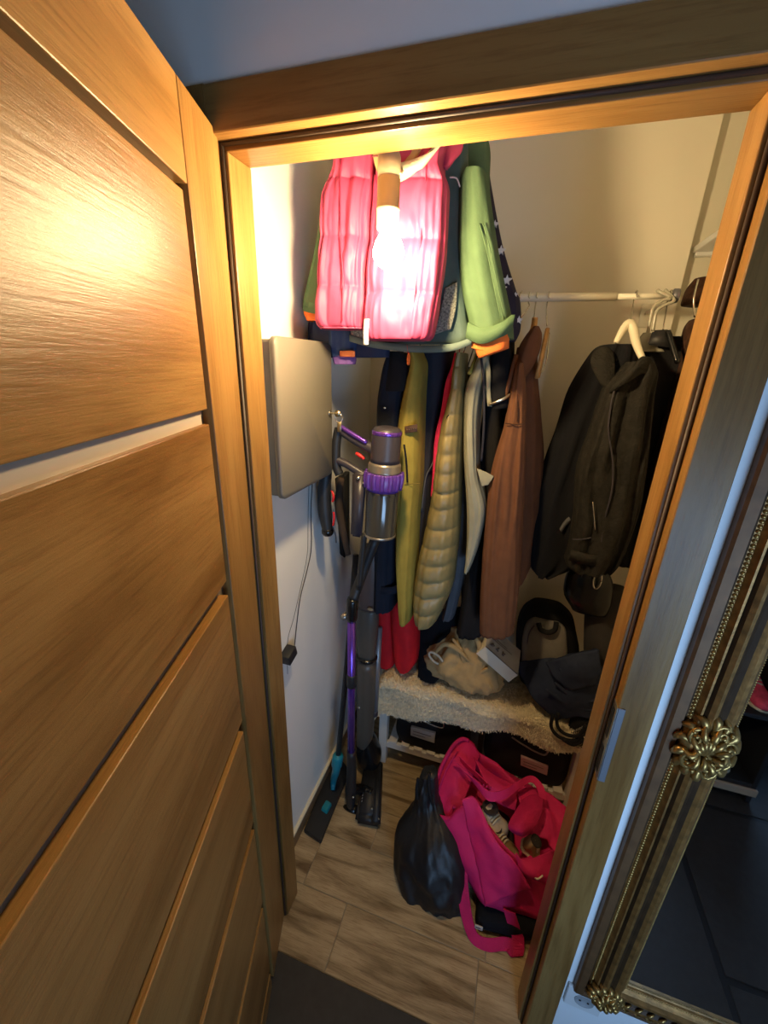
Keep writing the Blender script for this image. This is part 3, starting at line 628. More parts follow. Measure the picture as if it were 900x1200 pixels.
bm = BM(); blob(bm, [(at(588, 400, .56), V((.022, 0, 0)), V((0, .03, 0))), (at(587, 440, .54), V((.03, 0, 0)), V((0, .04, 0))), (at(586, 478, .52), V((.024, 0, .004)), V((0, .035, 0)))], amp=.003); obj('collar', bm, BLACKV, f2)
bm = BM(); ribbon(bm, [at(573, 474, .487), at(582, 471, .48), at(591, 467, .482), at(598, 462, .49)], V((0, 0, .004)), .002); obj('collar_zipper', bm, STEEL, f2, label='metal collar zipper')
hang(f2, .48, at(590, 398, .64))
hh = thing('wooden_hanger', 'honey wooden hanger inside the brown hoodie', 'hanger', (.515, .65, rz))
wb = at(625, 384, .62)
rodhook(hh, .50, .65, rz, at(626, 372, .63)); bm = BM(); tube(bm, [at(627, 372, .63), at(624, 388, .63), at(612, 405, .60)], [.008, .009, .007], 10, curve=4); obj('hanger_arm', bm, WOODH, hh)
ho = thing('brown_hoodie', 'brown hooded sweatshirt with a long sleeve hanging from the wooden hanger', 'hoodie', (.5, .62, 1.6))
garment('hoodie_body', BROWNH, [(408, 606, 630), (425, 603, 630), (450, 598, 631), (480, 594, 634), (530, 588, 637.5), (580, 592, 635), (620, 596, 630), (655, 596, 623), (676, 598, 612)], ho, .66, .08, 44, 6, .008, seed=20)
garment('hood', BROWNH, [(384, 624, 632), (392, 617, 635), (405, 609, 634), (420, 604, 629), (440, 599, 618), (458, 595, 606)], ho, .575, .055, 36, 6, .006, seed=21)
garment('sleeve', BROWNH, [(425, 606, 613), (445, 600, 616), (470, 596, 616.5), (498, 591, 616.5), (525, 583, 616), (553, 576, 615.5), (600, 570, 613.5), (650, 565.5, 610), (700, 563, 607), (738, 562.5, 603)], ho, .53, .055, 60, 8, .009, seed=22, wr=.0015, p=.85)
line('sleeve_seam', [at(*q, .472) for q in ((592, 496), (603, 497.5), (615, 496.5))], .0015, BROWND, ho, 6, 3)
line('shoulder_seam', [at(*q, .474) for q in ((606, 445), (606.5, 470), (606, 494))], .0013, BROWND, ho, 6, 3)
bm = BM(); tube(bm, [at(605, 416, .52), at(599, 440, .505), at(594, 458, .50), at(591, 470, .50)], .006, 10, curve=4); obj('hood_edge', bm, BROWNH, ho)
line('metal_eyelet', [at(590, 452, .50)+V((.006*math.cos(q), 0, .006*math.sin(q))) for q in [2*PI*k/12 for k in range(13)]], .0014, CHROME, ho, 6)
h3 = thing('trouser_hanger', 'honey wooden trouser hanger hanging empty beside the brown hoodie', 'hanger', (.55, .65, rz))
rodhook(h3, .531, .65, rz, at(641, 382, .63))
bm = BM(); hull_box(bm, [at(626, 444, .54), at(631, 444, .54), at(633, 443, .57), at(628, 443, .57), at(639, 384, .63), at(643, 384, .63), at(645, 384, .66), at(641, 384, .66)], .002, 2); obj('wooden_bar', bm, WOODH, h3)
line('bar_wire', [at(644, 390, .67), at(640, 425, .64), at(634, 437, .60), at(628, 441, .565)], .0018, CHROME, h3, 6, 4)
yh = thing('yellow_hanger', 'thin yellow hanger arm beside the grey jacket collar', 'hanger', (.38, .65, rz))
rodhook(yh, .385, .65, rz, at(561, 408, .6)); bm = BM(); tube(bm, [at(561, 408, .6), at(557, 420, .54), at(550, 438, .50)], .005, 8, curve=4); obj('hanger_arm', bm, mat('yellow_plastic', (.42, .34, .06), .5), yh)
bj = thing('brown_black_coat', 'brown-black coat tail hanging low behind the grey jacket', 'coat', (.42, .72, 1.4))
garment('coat_body', BROWNB, [(600, 546, 566), (650, 542, 566), (700, 541, 566), (738, 543, 564)], bj, .70, .05, 36, 6, .007, seed=23)
hang(bj, .455, at(555, 600, .69))

# ------------------------------------------------------------------ clothes on the main rod, right half
A1 = thing('velour_jacket', 'long black velour jacket with a wide collar on the white hanger', 'jacket', (.70, .64, 1.7))
garment('jacket_body', BLACKV, [(405, 704, 742), (414, 693, 752), (455, 667, 752), (500, 652, 740), (535, 640, 730), (592, 623, 710), (640, 620, 690), (655, 620, 672), (664, 627, 645)], A1, .66, .09, 60, 7, .016, seed=31)
patch('lapel', BLACKW, [[at(696, 412, .57), at(708, 406, .57), at(718, 412, .57)], [at(692, 425, .555), at(708, 430, .545), at(720, 432, .55)], [at(704, 450, .55), at(714, 456, .54), at(719, 452, .545)]], A1, .006, label='turned collar')
bm = BM(); ribbon(bm, [at(657, 622, .56), at(662, 614, .558), at(668, 608, .56)], V((.004, 0, -.006)), .002); obj('care_label', bm, SLATE, A1)
B1 = thing('fleece_jacket', 'worn black zipped jacket with a shiny pocket zipper facing the door', 'jacket', (.77, .58, 1.7))
garment('jacket_body', BLACKW, [(424, 733, 762), (436, 722, 768), (452, 708, 766), (470, 701, 763), (505, 690, 760), (542, 677, 756), (580, 672, 751), (605, 670, 746), (640, 664, 734), (655, 661, 726), (662, 668, 716)], B1, .565, .075, 72, 8, .016, seed=32, wr=.003)
line('zipper', [at(*q, .487) for q in ((721, 452), (716, 475), (713, 505), (718, 540), (717, 575), (707, 615), (704, 645))], .002, PLG, B1, 6, 5)
line('pocket_zipper', [at(*q, .488) for q in ((694.5, 588), (696, 604), (697.5, 622))], .0016, CHROME, B1, 6, 3, 'shiny pocket zipper')
bm = BM(); ribbon(bm, [at(718, 455, .49), at(737, 440, .475), at(752, 428, .485), at(762, 432, .50)], [V((.004, 0, .012)), V((.004, 0, .018)), V((.002, 0, .02)), V((0, 0, .014))], .006); obj('collar', bm, BLACKW, B1)
line('pocket_seam', [at(*q, .489) for q in ((671, 632), (683, 632), (693, 630))], .0016, PLG, B1, 6, 3)
bm = BM(); ribbon(bm, [at(668, 650, .50), at(690, 656, .488), at(715, 657, .495)], V((0, 0, .016)), .004); obj('hem_band', bm, BLACKW, B1)
wh = thing('white_hanger', 'warm white plastic hanger holding the black velour jacket', 'hanger', (.76, .65, rz))
rodhook(wh, .745, .65, rz, at(738, 379, .60))
bm = BM()
tube(bm, [at(722, 402, .58), at(729, 388, .585), at(737, 379, .59), at(742, 386, .585), at(745, 400, .57), at(750, 414, .55), at(757, 428, .54)], [.007, .009, .011, .011, .010, .008, .006], 12, curve=5); obj('hanger_arm', bm, PLW, wh)
bm = BM(); tube(bm, [at(727, 436, .55), at(735, 440, .545)], .004, 8); obj('trouser_bar', bm, PLW, wh)
bh = thing('black_hanger', 'broad black plastic hanger with a thin wire hook near the jamb', 'hanger', (.80, .65, rz))
rodhook(bh, .823, .65, rz, at(777, 386, .60))
bm = BM(); hull_box(bm, [at(758, 404, .57), at(790, 408, .57), at(792, 408, .60), at(760, 404, .60), at(765, 387, .59), at(784, 386, .59), at(785, 386, .615), at(766, 387, .615)], .004, 2); bhb = obj('hanger_body', bm, PLBM, bh)
bm = BM(); tube(bm, [at(783, 388, .585), at(788, 405, .57), at(794, 425, .55)], [.006, .007, .006], 10, curve=4); obj('hanger_arm', bm, PLB, bh)
for i, (hx, dz, pts) in enumerate(((.795, 0, [(786, 349), (776, 352), (766, 360), (762, 375), (759, 392)]), (.812, 0, [(790, 352), (780, 357), (770, 364), (767, 376), (765, 388)]))):
    t = thing('clear_hanger', ('smoky clear plastic hanger hook nearer the white hanger', 'smoky clear plastic hanger hook nearer the black hanger')[i], 'hanger', (hx, .65, rz), group='clear plastic hangers')
    line('hook', [(hx, .65, rz+.012), (hx-.002, .642, rz+.010)]+[at(*q, .63) for q in pts], .0042, CLEAR, t, 10, 4)
    bm = BM(); blob(bm, [(at(pts[-1][0], 390, .63), V((.010, 0, 0)), V((0, .006, 0))), (at(pts[-1][0]-2, 400, .62), V((.022, 0, 0)), V((0, .008, 0))), (at(pts[-1][0]-4, 412, .61), V((.034, 0, 0)), V((0, .008, 0)))], p=.6); obj('hanger_body', bm, CLEAR, t)
C1 = thing('black_coat', 'long black coat hanging on the black plastic hanger', 'coat', (.84, .66, 1.6))
garment('coat_body', BLACK, [(396, 752, 800), (410, 748, 812), (450, 742, 812), (500, 738, 805), (560, 735, 795), (620, 725, 780), (655, 716, 768)], C1, .675, .07, 44, 6, .010, seed=33)
D1 = thing('brown_fur_coat', 'dark brown fur coat half hidden behind the door jamb', 'coat', (.92, .66, 1.7))
garment('coat_body', BROWND, [(374, 812, 834), (384, 805, 840), (402, 800, 840), (425, 797, 838), (450, 790, 832), (520, 770, 815), (600, 750, 800)], D1, .60, .05, 44, 8, .012, seed=34, ff=7, fz=14)
line('hook', [(.865, .61, rz+.03), at(813, 350, .60), at(814, 372, .60)], .002, CHROME, D1, 6, 4)
E1 = thing('brown_garment', 'small brown garment hung on a wall peg high beside the jamb', 'garment', (.95, .8, 1.85))
bm = BM(); blob(bm, [(at(826, 326, .84), V((.02, 0, 0)), V((0, .03, 0))), (at(824, 336, .85), V((.035, 0, 0)), V((0, .04, 0))), (at(824, 352, .84), V((.050, 0, .01)), V((0, .05, 0))), (at(824, 358, .84), V((.04, 0, 0)), V((0, .05, 0)))], amp=.006, fs=30); obj('garment_body', bm, BROWND, E1)
bm = BM(); tube(bm, [at(826, 338, .86), V((at(826, 338, .86).x, YB+.035, at(826, 334, .86).z))], .006, 10); obj('wall_peg', bm, ROD, E1)
shf = thing('wall_shelf', 'small cream wall shelf above the hangers beside the jamb', 'shelf', (1.03, .9, 2.03))
q = at(811, 297, YB+.035)
bm = BM(); box(bm, (q.x, .62, q.z), (XR, YB+.035, q.z+.018), .002, 1); obj('shelf_board', bm, WHITE, shf, False)
bm = BM(); box(bm, (q.x+.005, YB+.015, q.z-.012), (XR, YB+.035, q.z), .002, 1); obj('support_batten', bm, WHITE, shf, False)

# ------------------------------------------------------------------ bench with slatted shelf, sheepskin, storage bags
BX0, BX1, BY0, BY1, BZ = .10, .905, .615, .925, .46
bench = thing('shoe_bench', 'white wooden bench with a slatted lower shelf under the coats', 'bench', ((BX0+BX1)/2, (BY0+BY1)/2, 0))
BW = mat('white_painted_wood', (.66, .60, .52), .5, nscale=30, namt=.05)
for x in (BX0, BX1-.036):
    for y in (BY0, BY1-.036):
        bm = BM(); box(bm, (x, y, 0), (x+.036, y+.036, BZ-.02), .002, 1); obj('leg', bm, BW, bench, False)
bm = BM(); box(bm, (BX0-.005, BY0-.005, BZ-.02), (BX1+.005, BY1+.005, BZ), .003, 2); obj('seat_board', bm, BW, bench, False)
for y in (BY0+.004, BY1-.022):
    bm = BM(); box(bm, (BX0+.036, y, .095), (BX1-.036, y+.018, .125), .002, 1); obj('rail', bm, BW, bench, False)
    bm = BM(); box(bm, (BX0+.036, y, BZ-.06), (BX1-.036, y+.018, BZ-.02), .002, 1); obj('rail', bm, BW, bench, False)
for k in range(13):
    x = BX0+.045+k*.0565; bm = BM(); box(bm, (x, BY0+.0015, .1255), (x+.036, BY1, .137), .0015, 1); obj('shelf_slat', bm, BW, bench, False)
fleece = mat('sheepskin_wool', (.86, .72, .48), 1.0, 0, 90, .15, 1.0, 300, .3)
shp = BM(); NX, NY = 130, 60; G = []
def skin(u, v):
    """u along the bench, v from the back edge over the front edge"""
    x = BX0-.012+u*(.80)
    drop = .165-.075*u+.014*math.sin(u*7.5+.4)+.010*math.sin(u*17)
    L = .30+drop; s = v*L; r = .025
    yfront = BY0-.012
    if s < .29: y = yfront+.29-s; z = BZ+.03
    elif s < .29+r*1.57: a = (s-.29)/r; y = yfront-r*math.sin(a)*.9; z = BZ+.03-r+r*math.cos(a)
    else: y = yfront-r*.9+.01*math.sin(u*20); z = BZ+.03-r-(s-.29-r*1.57)
    if u < .04: z -= (.04-u)*1.2
    q = V((x, y, z)); n = noise.noise(q*14)*.006+noise.noise(q*60)*.0025
    nv = V((0, 0, 1)) if s < .29 else V((0, -1, .25))
    return q+nv*n
for j in range(NY+1): G.append([shp.verts.new(skin(i/NX, j/NY)) for i in range(NX+1)])
for j in range(NY):
    for i in range(NX): shp.faces.new((G[j][i], G[j][i+1], G[j+1][i+1], G[j+1][i]))
sk = obj('sheepskin', shp, fleece); tag(sk, 'cream curly sheepskin spread over the white bench', 'sheepskin')
rw = random.Random(4); wb = BM()
for k in range(26000):
    u, v = rw.random(), rw.random(); q = skin(u, v); q2 = skin(min(1, u+.004), v); q3 = skin(u, min(1, v+.004))
    t1, t2 = (q2-q), (q3-q)
    if t1.length < 1e-6 or t2.length < 1e-6: continue
    nn = t2.cross(t1).normalized()
    if nn.y > 0 and nn.z < .5: nn = -nn
    if nn.z < -.2: nn = -nn
    sd = V((rw.uniform(-1, 1), rw.uniform(-1, 1), rw.uniform(-1, 1))); sd = (sd-nn*sd.dot(nn)).normalized(); L0 = rw.uniform(.006, .011); w0 = .0011
    cr = nn.cross(sd)*w0
    a_ = [wb.verts.new(q-cr), wb.verts.new(q+cr), wb.verts.new(q+nn*L0*.55+sd*L0*.35+cr), wb.verts.new(q+nn*L0*.55+sd*L0*.35-cr), wb.verts.new(q+nn*L0*.60+sd*L0)]
    wb.faces.new(a_[:4]); wb.faces.new((a_[3], a_[2], a_[4]))
obj('wool_curls', wb, fleece, sk, kind='stuff')
md = sk.modifiers.new('thick', 'SOLIDIFY'); md.thickness = .012; md.offset = -1
BAGM = cloth('black_storage_felt', (.014, .011, .011), .8, .3, 200)
TAGM = mat('pale_card_label', (.50, .44, .38), .6); TAGP = mat('faded_pink_card_label', (.42, .24, .24), .6); INK = mat('dark_print', (.10, .07, .06), .7)
def storage(label, x0, x1, quad, tm, loops, lm, grp='storage bags on the bench shelf'):
    t = thing('storage_bag', label, 'storage bag', ((x0+x1)/2, .75, .137), group=grp)
    bm = BM(); cx = (x0+x1)/2; w = (x1-x0)/2
    blob(bm, [(V((cx, .755, .1375)), V((w*.94, 0, 0)), V((0, .125, 0))), (V((cx, .755, .19)), V((w, 0, 0)), V((0, .135, 0))), (V((cx, .755, .28)), V((w*.97, 0, 0)), V((0, .13, 0))), (V((cx, .757, .335)), V((w*.9, 0, 0)), V((0, .12, 0))), (V((cx, .757, .345)), V((w*.82, 0, 0)), V((0, .105, 0)))], n=44, p=.35, amp=.006, fs=12, seed=x0*9); b_ = obj('bag_body', bm, BAGM, t)
    Y = .615; bm = BM(); P = [at(*q, Y) for q in quad]
    hull_box(bm, [P[0], P[1], P[1]+V((0, .012, 0)), P[0]+V((0, .012, 0)), P[3], P[2], P[2]+V((0, .012, 0)), P[3]+V((0, .012, 0))], .0008, 1); lb = obj('card_label', bm, tm, t, False)
    bm = BM()
    for f0, a0, a1 in ((.3, .08, .6), (.62, .1, .85)):
        L0 = P[0].lerp(P[3], f0); R0 = P[1].lerp(P[2], f0); tube(bm, [L0.lerp(R0, a0)+V((0, -.0005, 0)), L0.lerp(R0, a1)+V((0, -.0005, 0))], .0012, 5)
    obj('label_print', bm, INK, lb)
    for lp in loops: line('handle', [at(*q, .61) for q in lp], .003, lm, t, 8, 5)
    return t
storage('black storage bag with a pale label under the left half of the bench', .165, .475, [(481, 862), (509, 871), (510, 860), (481.5, 852)], TAGM, [[(484, 829), (490, 840), (503, 848), (518, 853), (519, 846), (510, 836), (498, 829)]], CHROME, None)
storage('black storage bag with a faded pink label under the right half of the bench', .545, .875, [(610, 897), (641, 909), (642.5, 899), (610.5, 887)], TAGP, [[(600, 864), (612, 872), (630, 882), (640, 884), (643, 872), (634, 862), (622, 858)]], NICKEL, None)
# ------------------------------------------------------------------ things on the bench
rd = thing('red_bag', 'red soft cloth bundle standing on the left end of the sheepskin', 'bag', (.13, .72, .49))
garment('cloth_fold', RED, [(690, 447, 464), (710, 445, 465), (740, 445, 466), (765, 446, 466), (774, 448, 464)], rd, .70, .06, 30, 6, .004, seed=41, hollow=False)
garment('cloth_fold', RED, [(690, 462, 489), (720, 461, 491), (750, 463, 492), (768, 465, 491), (775, 470, 486)], rd, .685, .08, 34, 6, .005, seed=42, hollow=False)
bk = thing('black_trousers', 'black trousers draped over the sheepskin beside the red bundle', 'trousers', (.26, .72, .49))
patch('trouser_leg', BLACKV, [[at(494, 712, .72), at(515, 715, .70), at(546, 712, .74)], [at(492, 750, .70), at(512, 750, .68), at(528, 742, .70)], [at(492, 785, .66), at(505, 786, .645), at(516, 772, .67)], [at(489, 797, .655), at(505, 801, .64), at(521, 789, .65)]], bk, .022, 7, .012, 9)
patch('trouser_leg', BLACKV, [[at(520, 718, .71), at(540, 712, .72), at(560, 716, .76)], [at(512, 745, .70), at(526, 740, .70), at(545, 730, .74)]], bk, .02, 7, .008, 9)
bg = thing('beige_cloth', 'crumpled beige cloth heap on the sheepskin beside the black trousers', 'cloth', (.42, .72, .49))
bm = BM()
blob(bm, [(at(545, 792, .68), V((.14, 0, -.006)), V((0, .075, 0))), (at(545, 780, .685), V((.155, 0, -.02)), V((0, .085, 0))), (at(546, 765, .69), V((.12, 0, -.02)), V((0, .08, 0))), (at(551, 748, .70), V((.09, 0, -.01)), V((0, .06, 0))), (at(557, 733, .71), V((.055, 0, 0)), V((0, .04, 0))), (at(560, 727, .715), V((.03, 0, 0)), V((0, .02, 0)))], n=110, amp=.016, fs=16, seed=3, ridge=.022); obj('cloth_heap', bm, BEIGEC, bg)
for i, P in enumerate(([(508, 768), (520, 755), (535, 760), (550, 775)], [(512, 775), (530, 785), (555, 790), (572, 783)], [(530, 748), (540, 762), (545, 780), (556, 788)], [(548, 735), (560, 752), (565, 770), (574, 778)])):
    bm = BM(); tube(bm, [at(*q, .615+.004*i) for q in P], [.004, .010, .011, .004], 10, curve=6); obj('fold', bm, BEIGEC, bg)
line('strap_loop', [at(*q, .61) for q in ((520, 780), (510, 776), (503, 768), (505, 764), (513, 768), (519, 775))], .0045, mat('pale_strap', (.6, .5, .36), .8), bg, 8, 5)
bxm = mat('grey_printed_card', (.26, .235, .20), .6, nscale=14, namt=.18); bxl = mat('cream_card', (.66, .60, .47), .6)
bx = thing('printed_box', 'tilted cream cardboard box with dark print leaning on the beige cloth', 'box', tuple(at(585, 785, .64)))
a_, b_, c2, d2 = at(558, 766, .612), at(569, 757.5, .605), at(607, 791, .585), at(596, 799.5, .592)
up = at(574, 731, .70)-b_
bm = BM(); hull_box(bm, [a_, d2, c2, b_, a_+up, d2+up, c2+up, b_+up]); bo = obj('box_body', bm, [bxm, bxl], bx, False)
for p in bo.data.polygons:
    if p.index in (0, 5): p.material_index = 1
n0 = (c2-b_).cross(up).normalized(); n0 = n0 if n0.z > 0 else -n0
def cover(s, t): return b_+(c2-b_)*s+up*t+n0*.001
bm = BM()
for s0, t0, s1, t1, w in ((.14, .20, .20, .34, .005), (.17, .22, .23, .30, .004), (.31, .22, .37, .35, .005), (.36, .20, .33, .30, .004), (.48, .22, .56, .33, .005), (.52, .20, .50, .36, .004), (.2, .52, .75, .52, .0015), (.2, .60, .6, .60, .0015)):
    tube(bm, [cover(s0, t0), cover(s1, t1)], w*.7, 6)
obj('print', bm, INK, bo)
bm = BM(); tube(bm, [b_+n0*.0005, c2+n0*.0005], .0016, 6); obj('lid_edge', bm, INK, bo)
bp_ = thing('backpack', 'black backpack with a pale grey front panel standing on the bench', 'backpack', (.72, .76, .47))
bm = BM()
blob(bm, [(at(640, 800, .76), V((.105, 0, -.01)), V((0, .06, 0))), (at(640, 775, .76), V((.115, 0, -.01)), V((0, .07, 0))), (at(641, 740, .77), V((.110, 0, 0)), V((0, .07, 0))), (at(641, 718, .775), V((.090, 0, 0)), V((0, .055, 0))), (at(641, 707, .78), V((.055, 0, 0)), V((0, .035, 0)))], n=40, p=.7, amp=.008, fs=9); obj('pack_body', bm, BLACK, bp_)
bm = BM(); blob(bm, [(at(636, 782, .70), V((.078, 0, 0)), V((0, .022, 0))), (at(638, 765, .70), V((.080, 0, 0)), V((0, .03, 0))), (at(639, 742, .71), V((.074, 0, 0)), V((0, .026, 0))), (at(640, 731, .715), V((.062, 0, 0)), V((0, .02, 0))), (at(640, 726, .72), V((.04, 0, 0)), V((0, .012, 0)))], n=36, p=.7, amp=.004, fs=14); obj('front_panel', bm, GREYF, bp_, label='pale grey front panel')
bm = BM(); tube(bm, [at(631, 730, .69), at(634, 738, .675), at(643, 741, .672), at(650, 738, .68), at(652, 729, .69)], .009, 10, curve=5); obj('carry_loop', bm, BLACK, bp_)
line('zipper', [at(*q, .683) for q in ((617, 775), (619, 745), (626, 733))], .002, PLG, bp_, 6, 4)
nv = thing('navy_jacket_pile', 'folded dark navy padded jacket lying over the right end of the bench', 'jacket', (.83, .72, .48))
patch('jacket_body', NAVYJ, [[at(606, 776, .70), at(640, 772, .68), at(675, 770, .70), at(712, 756, .74)], [at(618, 800, .65), at(650, 790, .625), at(680, 785, .63), at(710, 775, .68)], [at(634, 822, .61), at(660, 812, .585), at(688, 808, .60), at(710, 800, .64)], [at(655, 838, .61), at(676, 836, .59), at(692, 838, .61), at(708, 830, .64)]], nv, .035, 8, .012, 11, label=None)
patch('sleeve', NAVYJ, [[at(640, 776, .60), at(666, 768, .59), at(700, 760, .62)], [at(650, 792, .58), at(676, 786, .57), at(700, 782, .60)], [at(668, 806, .585), at(684, 803, .575), at(700, 800, .60)]], nv, .022, 7, .010, 14)
for P in ([(650, 800), (670, 815), (700, 822)], [(640, 808), (668, 826), (698, 832)], [(656, 784), (675, 795), (700, 800)]):
    bm = BM(); tube(bm, [at(*q, .565+.03*(q[0]-640)/60) for q in P], [.004, .011, .008], 10, curve=6); obj('fold', bm, NAVYJ, nv)
dg = thing('felt_bag', 'tall dark grey felt bag upright against the jamb end of the bench', 'bag', (.93, .74, .6))
bm = BM(); blob(bm, [(at(710, 800, .70), V((.06, 0, 0)), V((0, .05, 0))), (at(709, 760, .70), V((.075, 0, 0)), V((0, .06, 0))), (at(713, 720, .70), V((.07, 0, 0)), V((0, .055, 0))), (at(718, 697, .70), V((.055, 0, 0)), V((0, .04, 0))), (at(722, 688, .70), V((.03, 0, 0)), V((0, .025, 0)))], n=36, amp=.01, fs=9); obj('bag_body', bm, DARKG, dg)
hb = thing('handbag', 'black glossy handbag with a silver ring hanging below the fleece jacket', 'handbag', (.84, .62, 1.05))
bm = BM(); blob(bm, [(at(690, 716, .66), V((.055, 0, 0)), V((0, .03, 0))), (at(688, 700, .655), V((.075, 0, 0)), V((0, .04, 0))), (at(690, 680, .65), V((.07, 0, 0)), V((0, .04, 0))), (at(692, 664, .65), V((.05, 0, 0)), V((0, .03, 0)))], n=36, amp=.008, fs=12); obj('bag_body', bm, PLB, hb)
line('silver_ring', [at(700, 680, .60)+V((.010*math.cos(q), -.004*math.cos(q), .030*math.sin(q))) for q in [2*PI*k/20 for k in range(21)]], .003, CHROME, hb, 8)
line('strap', [at(*q, .62) for q in ((676, 690), (682, 672), (690, 655), (696, 640))], .006, PLB, hb, 8, 4)
sb = thing('strap_bag', 'small black bag with coiled round straps at the bench edge', 'bag', (.86, .58, .4))
for P, r in (([(648, 838), (646, 852), (656, 864), (674, 868), (684, 860)], .006), ([(654, 836), (653, 850), (662, 860), (678, 862), (686, 850)], .006), ([(660, 866), (672, 872), (684, 866)], .008)):
    line('strap', [at(*q, .555) for q in P], r, BLACK, sb, 10, 5)
bm = BM(); blob(bm, [(at(680, 872, .60), V((.045, 0, 0)), V((0, .02, 0))), (at(682, 856, .60), V((.05, 0, 0)), V((0, .022, 0))), (at(684, 840, .60), V((.035, 0, 0)), V((0, .016, 0)))], amp=.006, fs=16); obj('bag_body', bm, BLACK, sb)
bm = BM()
for k in range(5): tube(bm, [at(671+k*2, 864-k, .57), at(674+k*2, 855-k, .568)], .0014, 6)
obj('buckle', bm, CHROME, sb)

# ------------------------------------------------------------------ purple cordless vacuum cleaner
VY = .38
vac = thing('vacuum_cleaner', 'purple and black cordless stick vacuum cleaner standing by the pale wall', 'vacuum cleaner', tuple(at(412, 955, VY)))
def P_(px, py, y=VY): return at(px, py, y)
top, bot = P_(454, 500), P_(445, 628); ax = (bot-top).normalized(); Lb = (bot-top).length
rb = (P_(468, 520)-P_(435, 518)).length/2
bm = BM(); lathe(bm, [(rb*.55, 0), (rb*.85, .003), (rb*.98, .010), (rb*1.0, .018), (rb*1.0, Lb*.26), (rb*1.06, Lb*.30)], top, ax, 32); mo = obj('motor_housing', bm, PLG, vac)
bm = BM(); lathe(bm, [(rb*.97, .0095), (rb*1.02, .012), (rb*1.02, .020), (rb*1.0, .021)], top, ax, 32); obj('filter_ring', bm, PURP, mo, label='purple filter rim')
bm = BM(); lathe(bm, [(rb*1.06, Lb*.30), (rb*1.14, Lb*.325), (rb*1.14, Lb*.37), (rb*1.2, Lb*.385)], top, ax, 32); obj('nickel_collar', bm, NICKEL, vac)
bm = BM(); lathe(bm, [(rb*1.2, Lb*.385), (rb*1.27, Lb*.40), (rb*1.27, Lb*.52), (rb*1.16, Lb*.55)], top, ax, 32); cy = obj('cyclone_shroud', bm, PURPP, vac, label='purple cyclone ring')
for k in range(14):
    a0 = 2*PI*k/14; u, w = frame_of(ax); d0 = u*math.cos(a0)+w*math.sin(a0); bm = BM()
    tube(bm, [top+ax*Lb*.39+d0*rb*1.22, top+ax*Lb*.44+d0*rb*1.30, top+ax*Lb*.53+d0*rb*1.2], .0065, 8, curve=4); obj('cyclone', bm, PURPP, cy)
bm = BM(); lathe(bm, [(rb*1.16, Lb*.55), (rb*1.17, Lb*.57), (rb*1.12, Lb*.965), (rb*1.15, Lb*.97), (rb*1.15, Lb*.985), (rb*1.0, Lb*1.0), (rb*.3, Lb*1.0)], top, ax, 32); bn = obj('dust_bin', bm, BIN, vac, label='smoked clear dust bin')
bm = BM(); lathe(bm, [(rb*1.155, Lb*.966), (rb*1.17, Lb*.970), (rb*1.17, Lb*.984), (rb*1.14, Lb*.99)], top, ax, 32); obj('bin_rim', bm, NICKEL, bn)
bm = BM(); tube(bm, [P_(440, 527), P_(424, 520), P_(410, 512), P_(398, 503)], [.017, .013, .012, .012], 12, curve=4); hd_ = obj('handle_bar', bm, PLG, vac)
bm = BM(); tube(bm, [P_(430, 519, VY-.012), P_(412, 508, VY-.011), P_(398, 499, VY-.009)], [.006, .007, .006], 10, curve=4); obj('purple_trim', bm, PURP, hd_, label='purple handle trim')
bm = BM(); tube(bm, [P_(397, 502), P_(394, 520), P_(394, 545), P_(398, 556)], [.012, .013, .013, .013], 12, curve=4); obj('grip', bm, PLBM, vac)
bm = BM(); tube(bm, [P_(393, 538), P_(408, 545), P_(422, 554), P_(432, 560)], [.012, .011, .012, .014], 12, curve=4); obj('lower_arm', bm, PLG, vac)
bm = BM(); tube(bm, [P_(417, 531), P_(422, 534), P_(427, 538)], [.004, .006, .004], 8, curve=3); obj('trigger', bm, REDP, vac, label='red trigger')
bm = BM(); hull_box(bm, [P_(411, 628, VY-.02), P_(424, 630, VY-.02), P_(424, 630, VY+.03), P_(411, 628, VY+.03), P_(413, 553, VY-.02), P_(430, 556, VY-.02), P_(430, 556, VY+.03), P_(413, 553, VY+.03)], .006, 3); ba = obj('battery_pack', bm, PLG, vac)
bm = BM(); ball(bm, P_(420, 560, VY-.022), .006); ball(bm, P_(426, 566, VY-.022), .004); obj('latch', bm, CHROME, ba)
bm = BM(); tube(bm, [P_(427, 626, VY-.01), P_(424, 655, VY-.005), P_(421, 690)], .009, 12, curve=4); obj('dock_cable_tube', bm, PLBM, vac)
bm = BM(); tube(bm, [P_(441, 628, VY+.03), P_(422, 680, VY+.02), P_(414, 702, VY)], .016, 14, curve=4); obj('inlet_tube', bm, PLBM, vac)
wr = .0135
bm = BM(); lathe(bm, [(.016, 0), (.019, .01), (.019, .075), (.016, .085)], P_(412, 727), P_(413, 700)-P_(412, 727), 20); cl = obj('wand_clip', bm, PLB, vac)
bm = BM(); lathe(bm, [(.004, -.02), (.010, -.018), (.012, 0), (.010, .012)], P_(404, 722), (-.4, -1, 0), 14); obj('release_button', bm, NICKEL, cl)
line('wand', [P_(412, 724), P_(411.5, 882)], wr, PURP, vac, 20, label='purple metal wand')
bm = BM(); lathe(bm, [(.0165, 0), (.0175, .004), (.0175, .048), (.0165, .052)], P_(412, 804), P_(412, 780)-P_(412, 804), 20); obj('wand_ring', bm, PLBM, vac)
bm = BM(); tube(bm, [P_(411.5, 880), P_(412, 905), P_(411, 926), P_(411, 944)], [.0165, .019, .021, .016], 16, curve=4); nk = obj('wand_foot', bm, PLBM, vac)
bm = BM(); tube(bm, [P_(411, 925), atz(425, 925, .045), atz(436, 930, .04)], [.020, .019, .018], 14, curve=4); obj('swivel_neck', bm, PLB, nk)
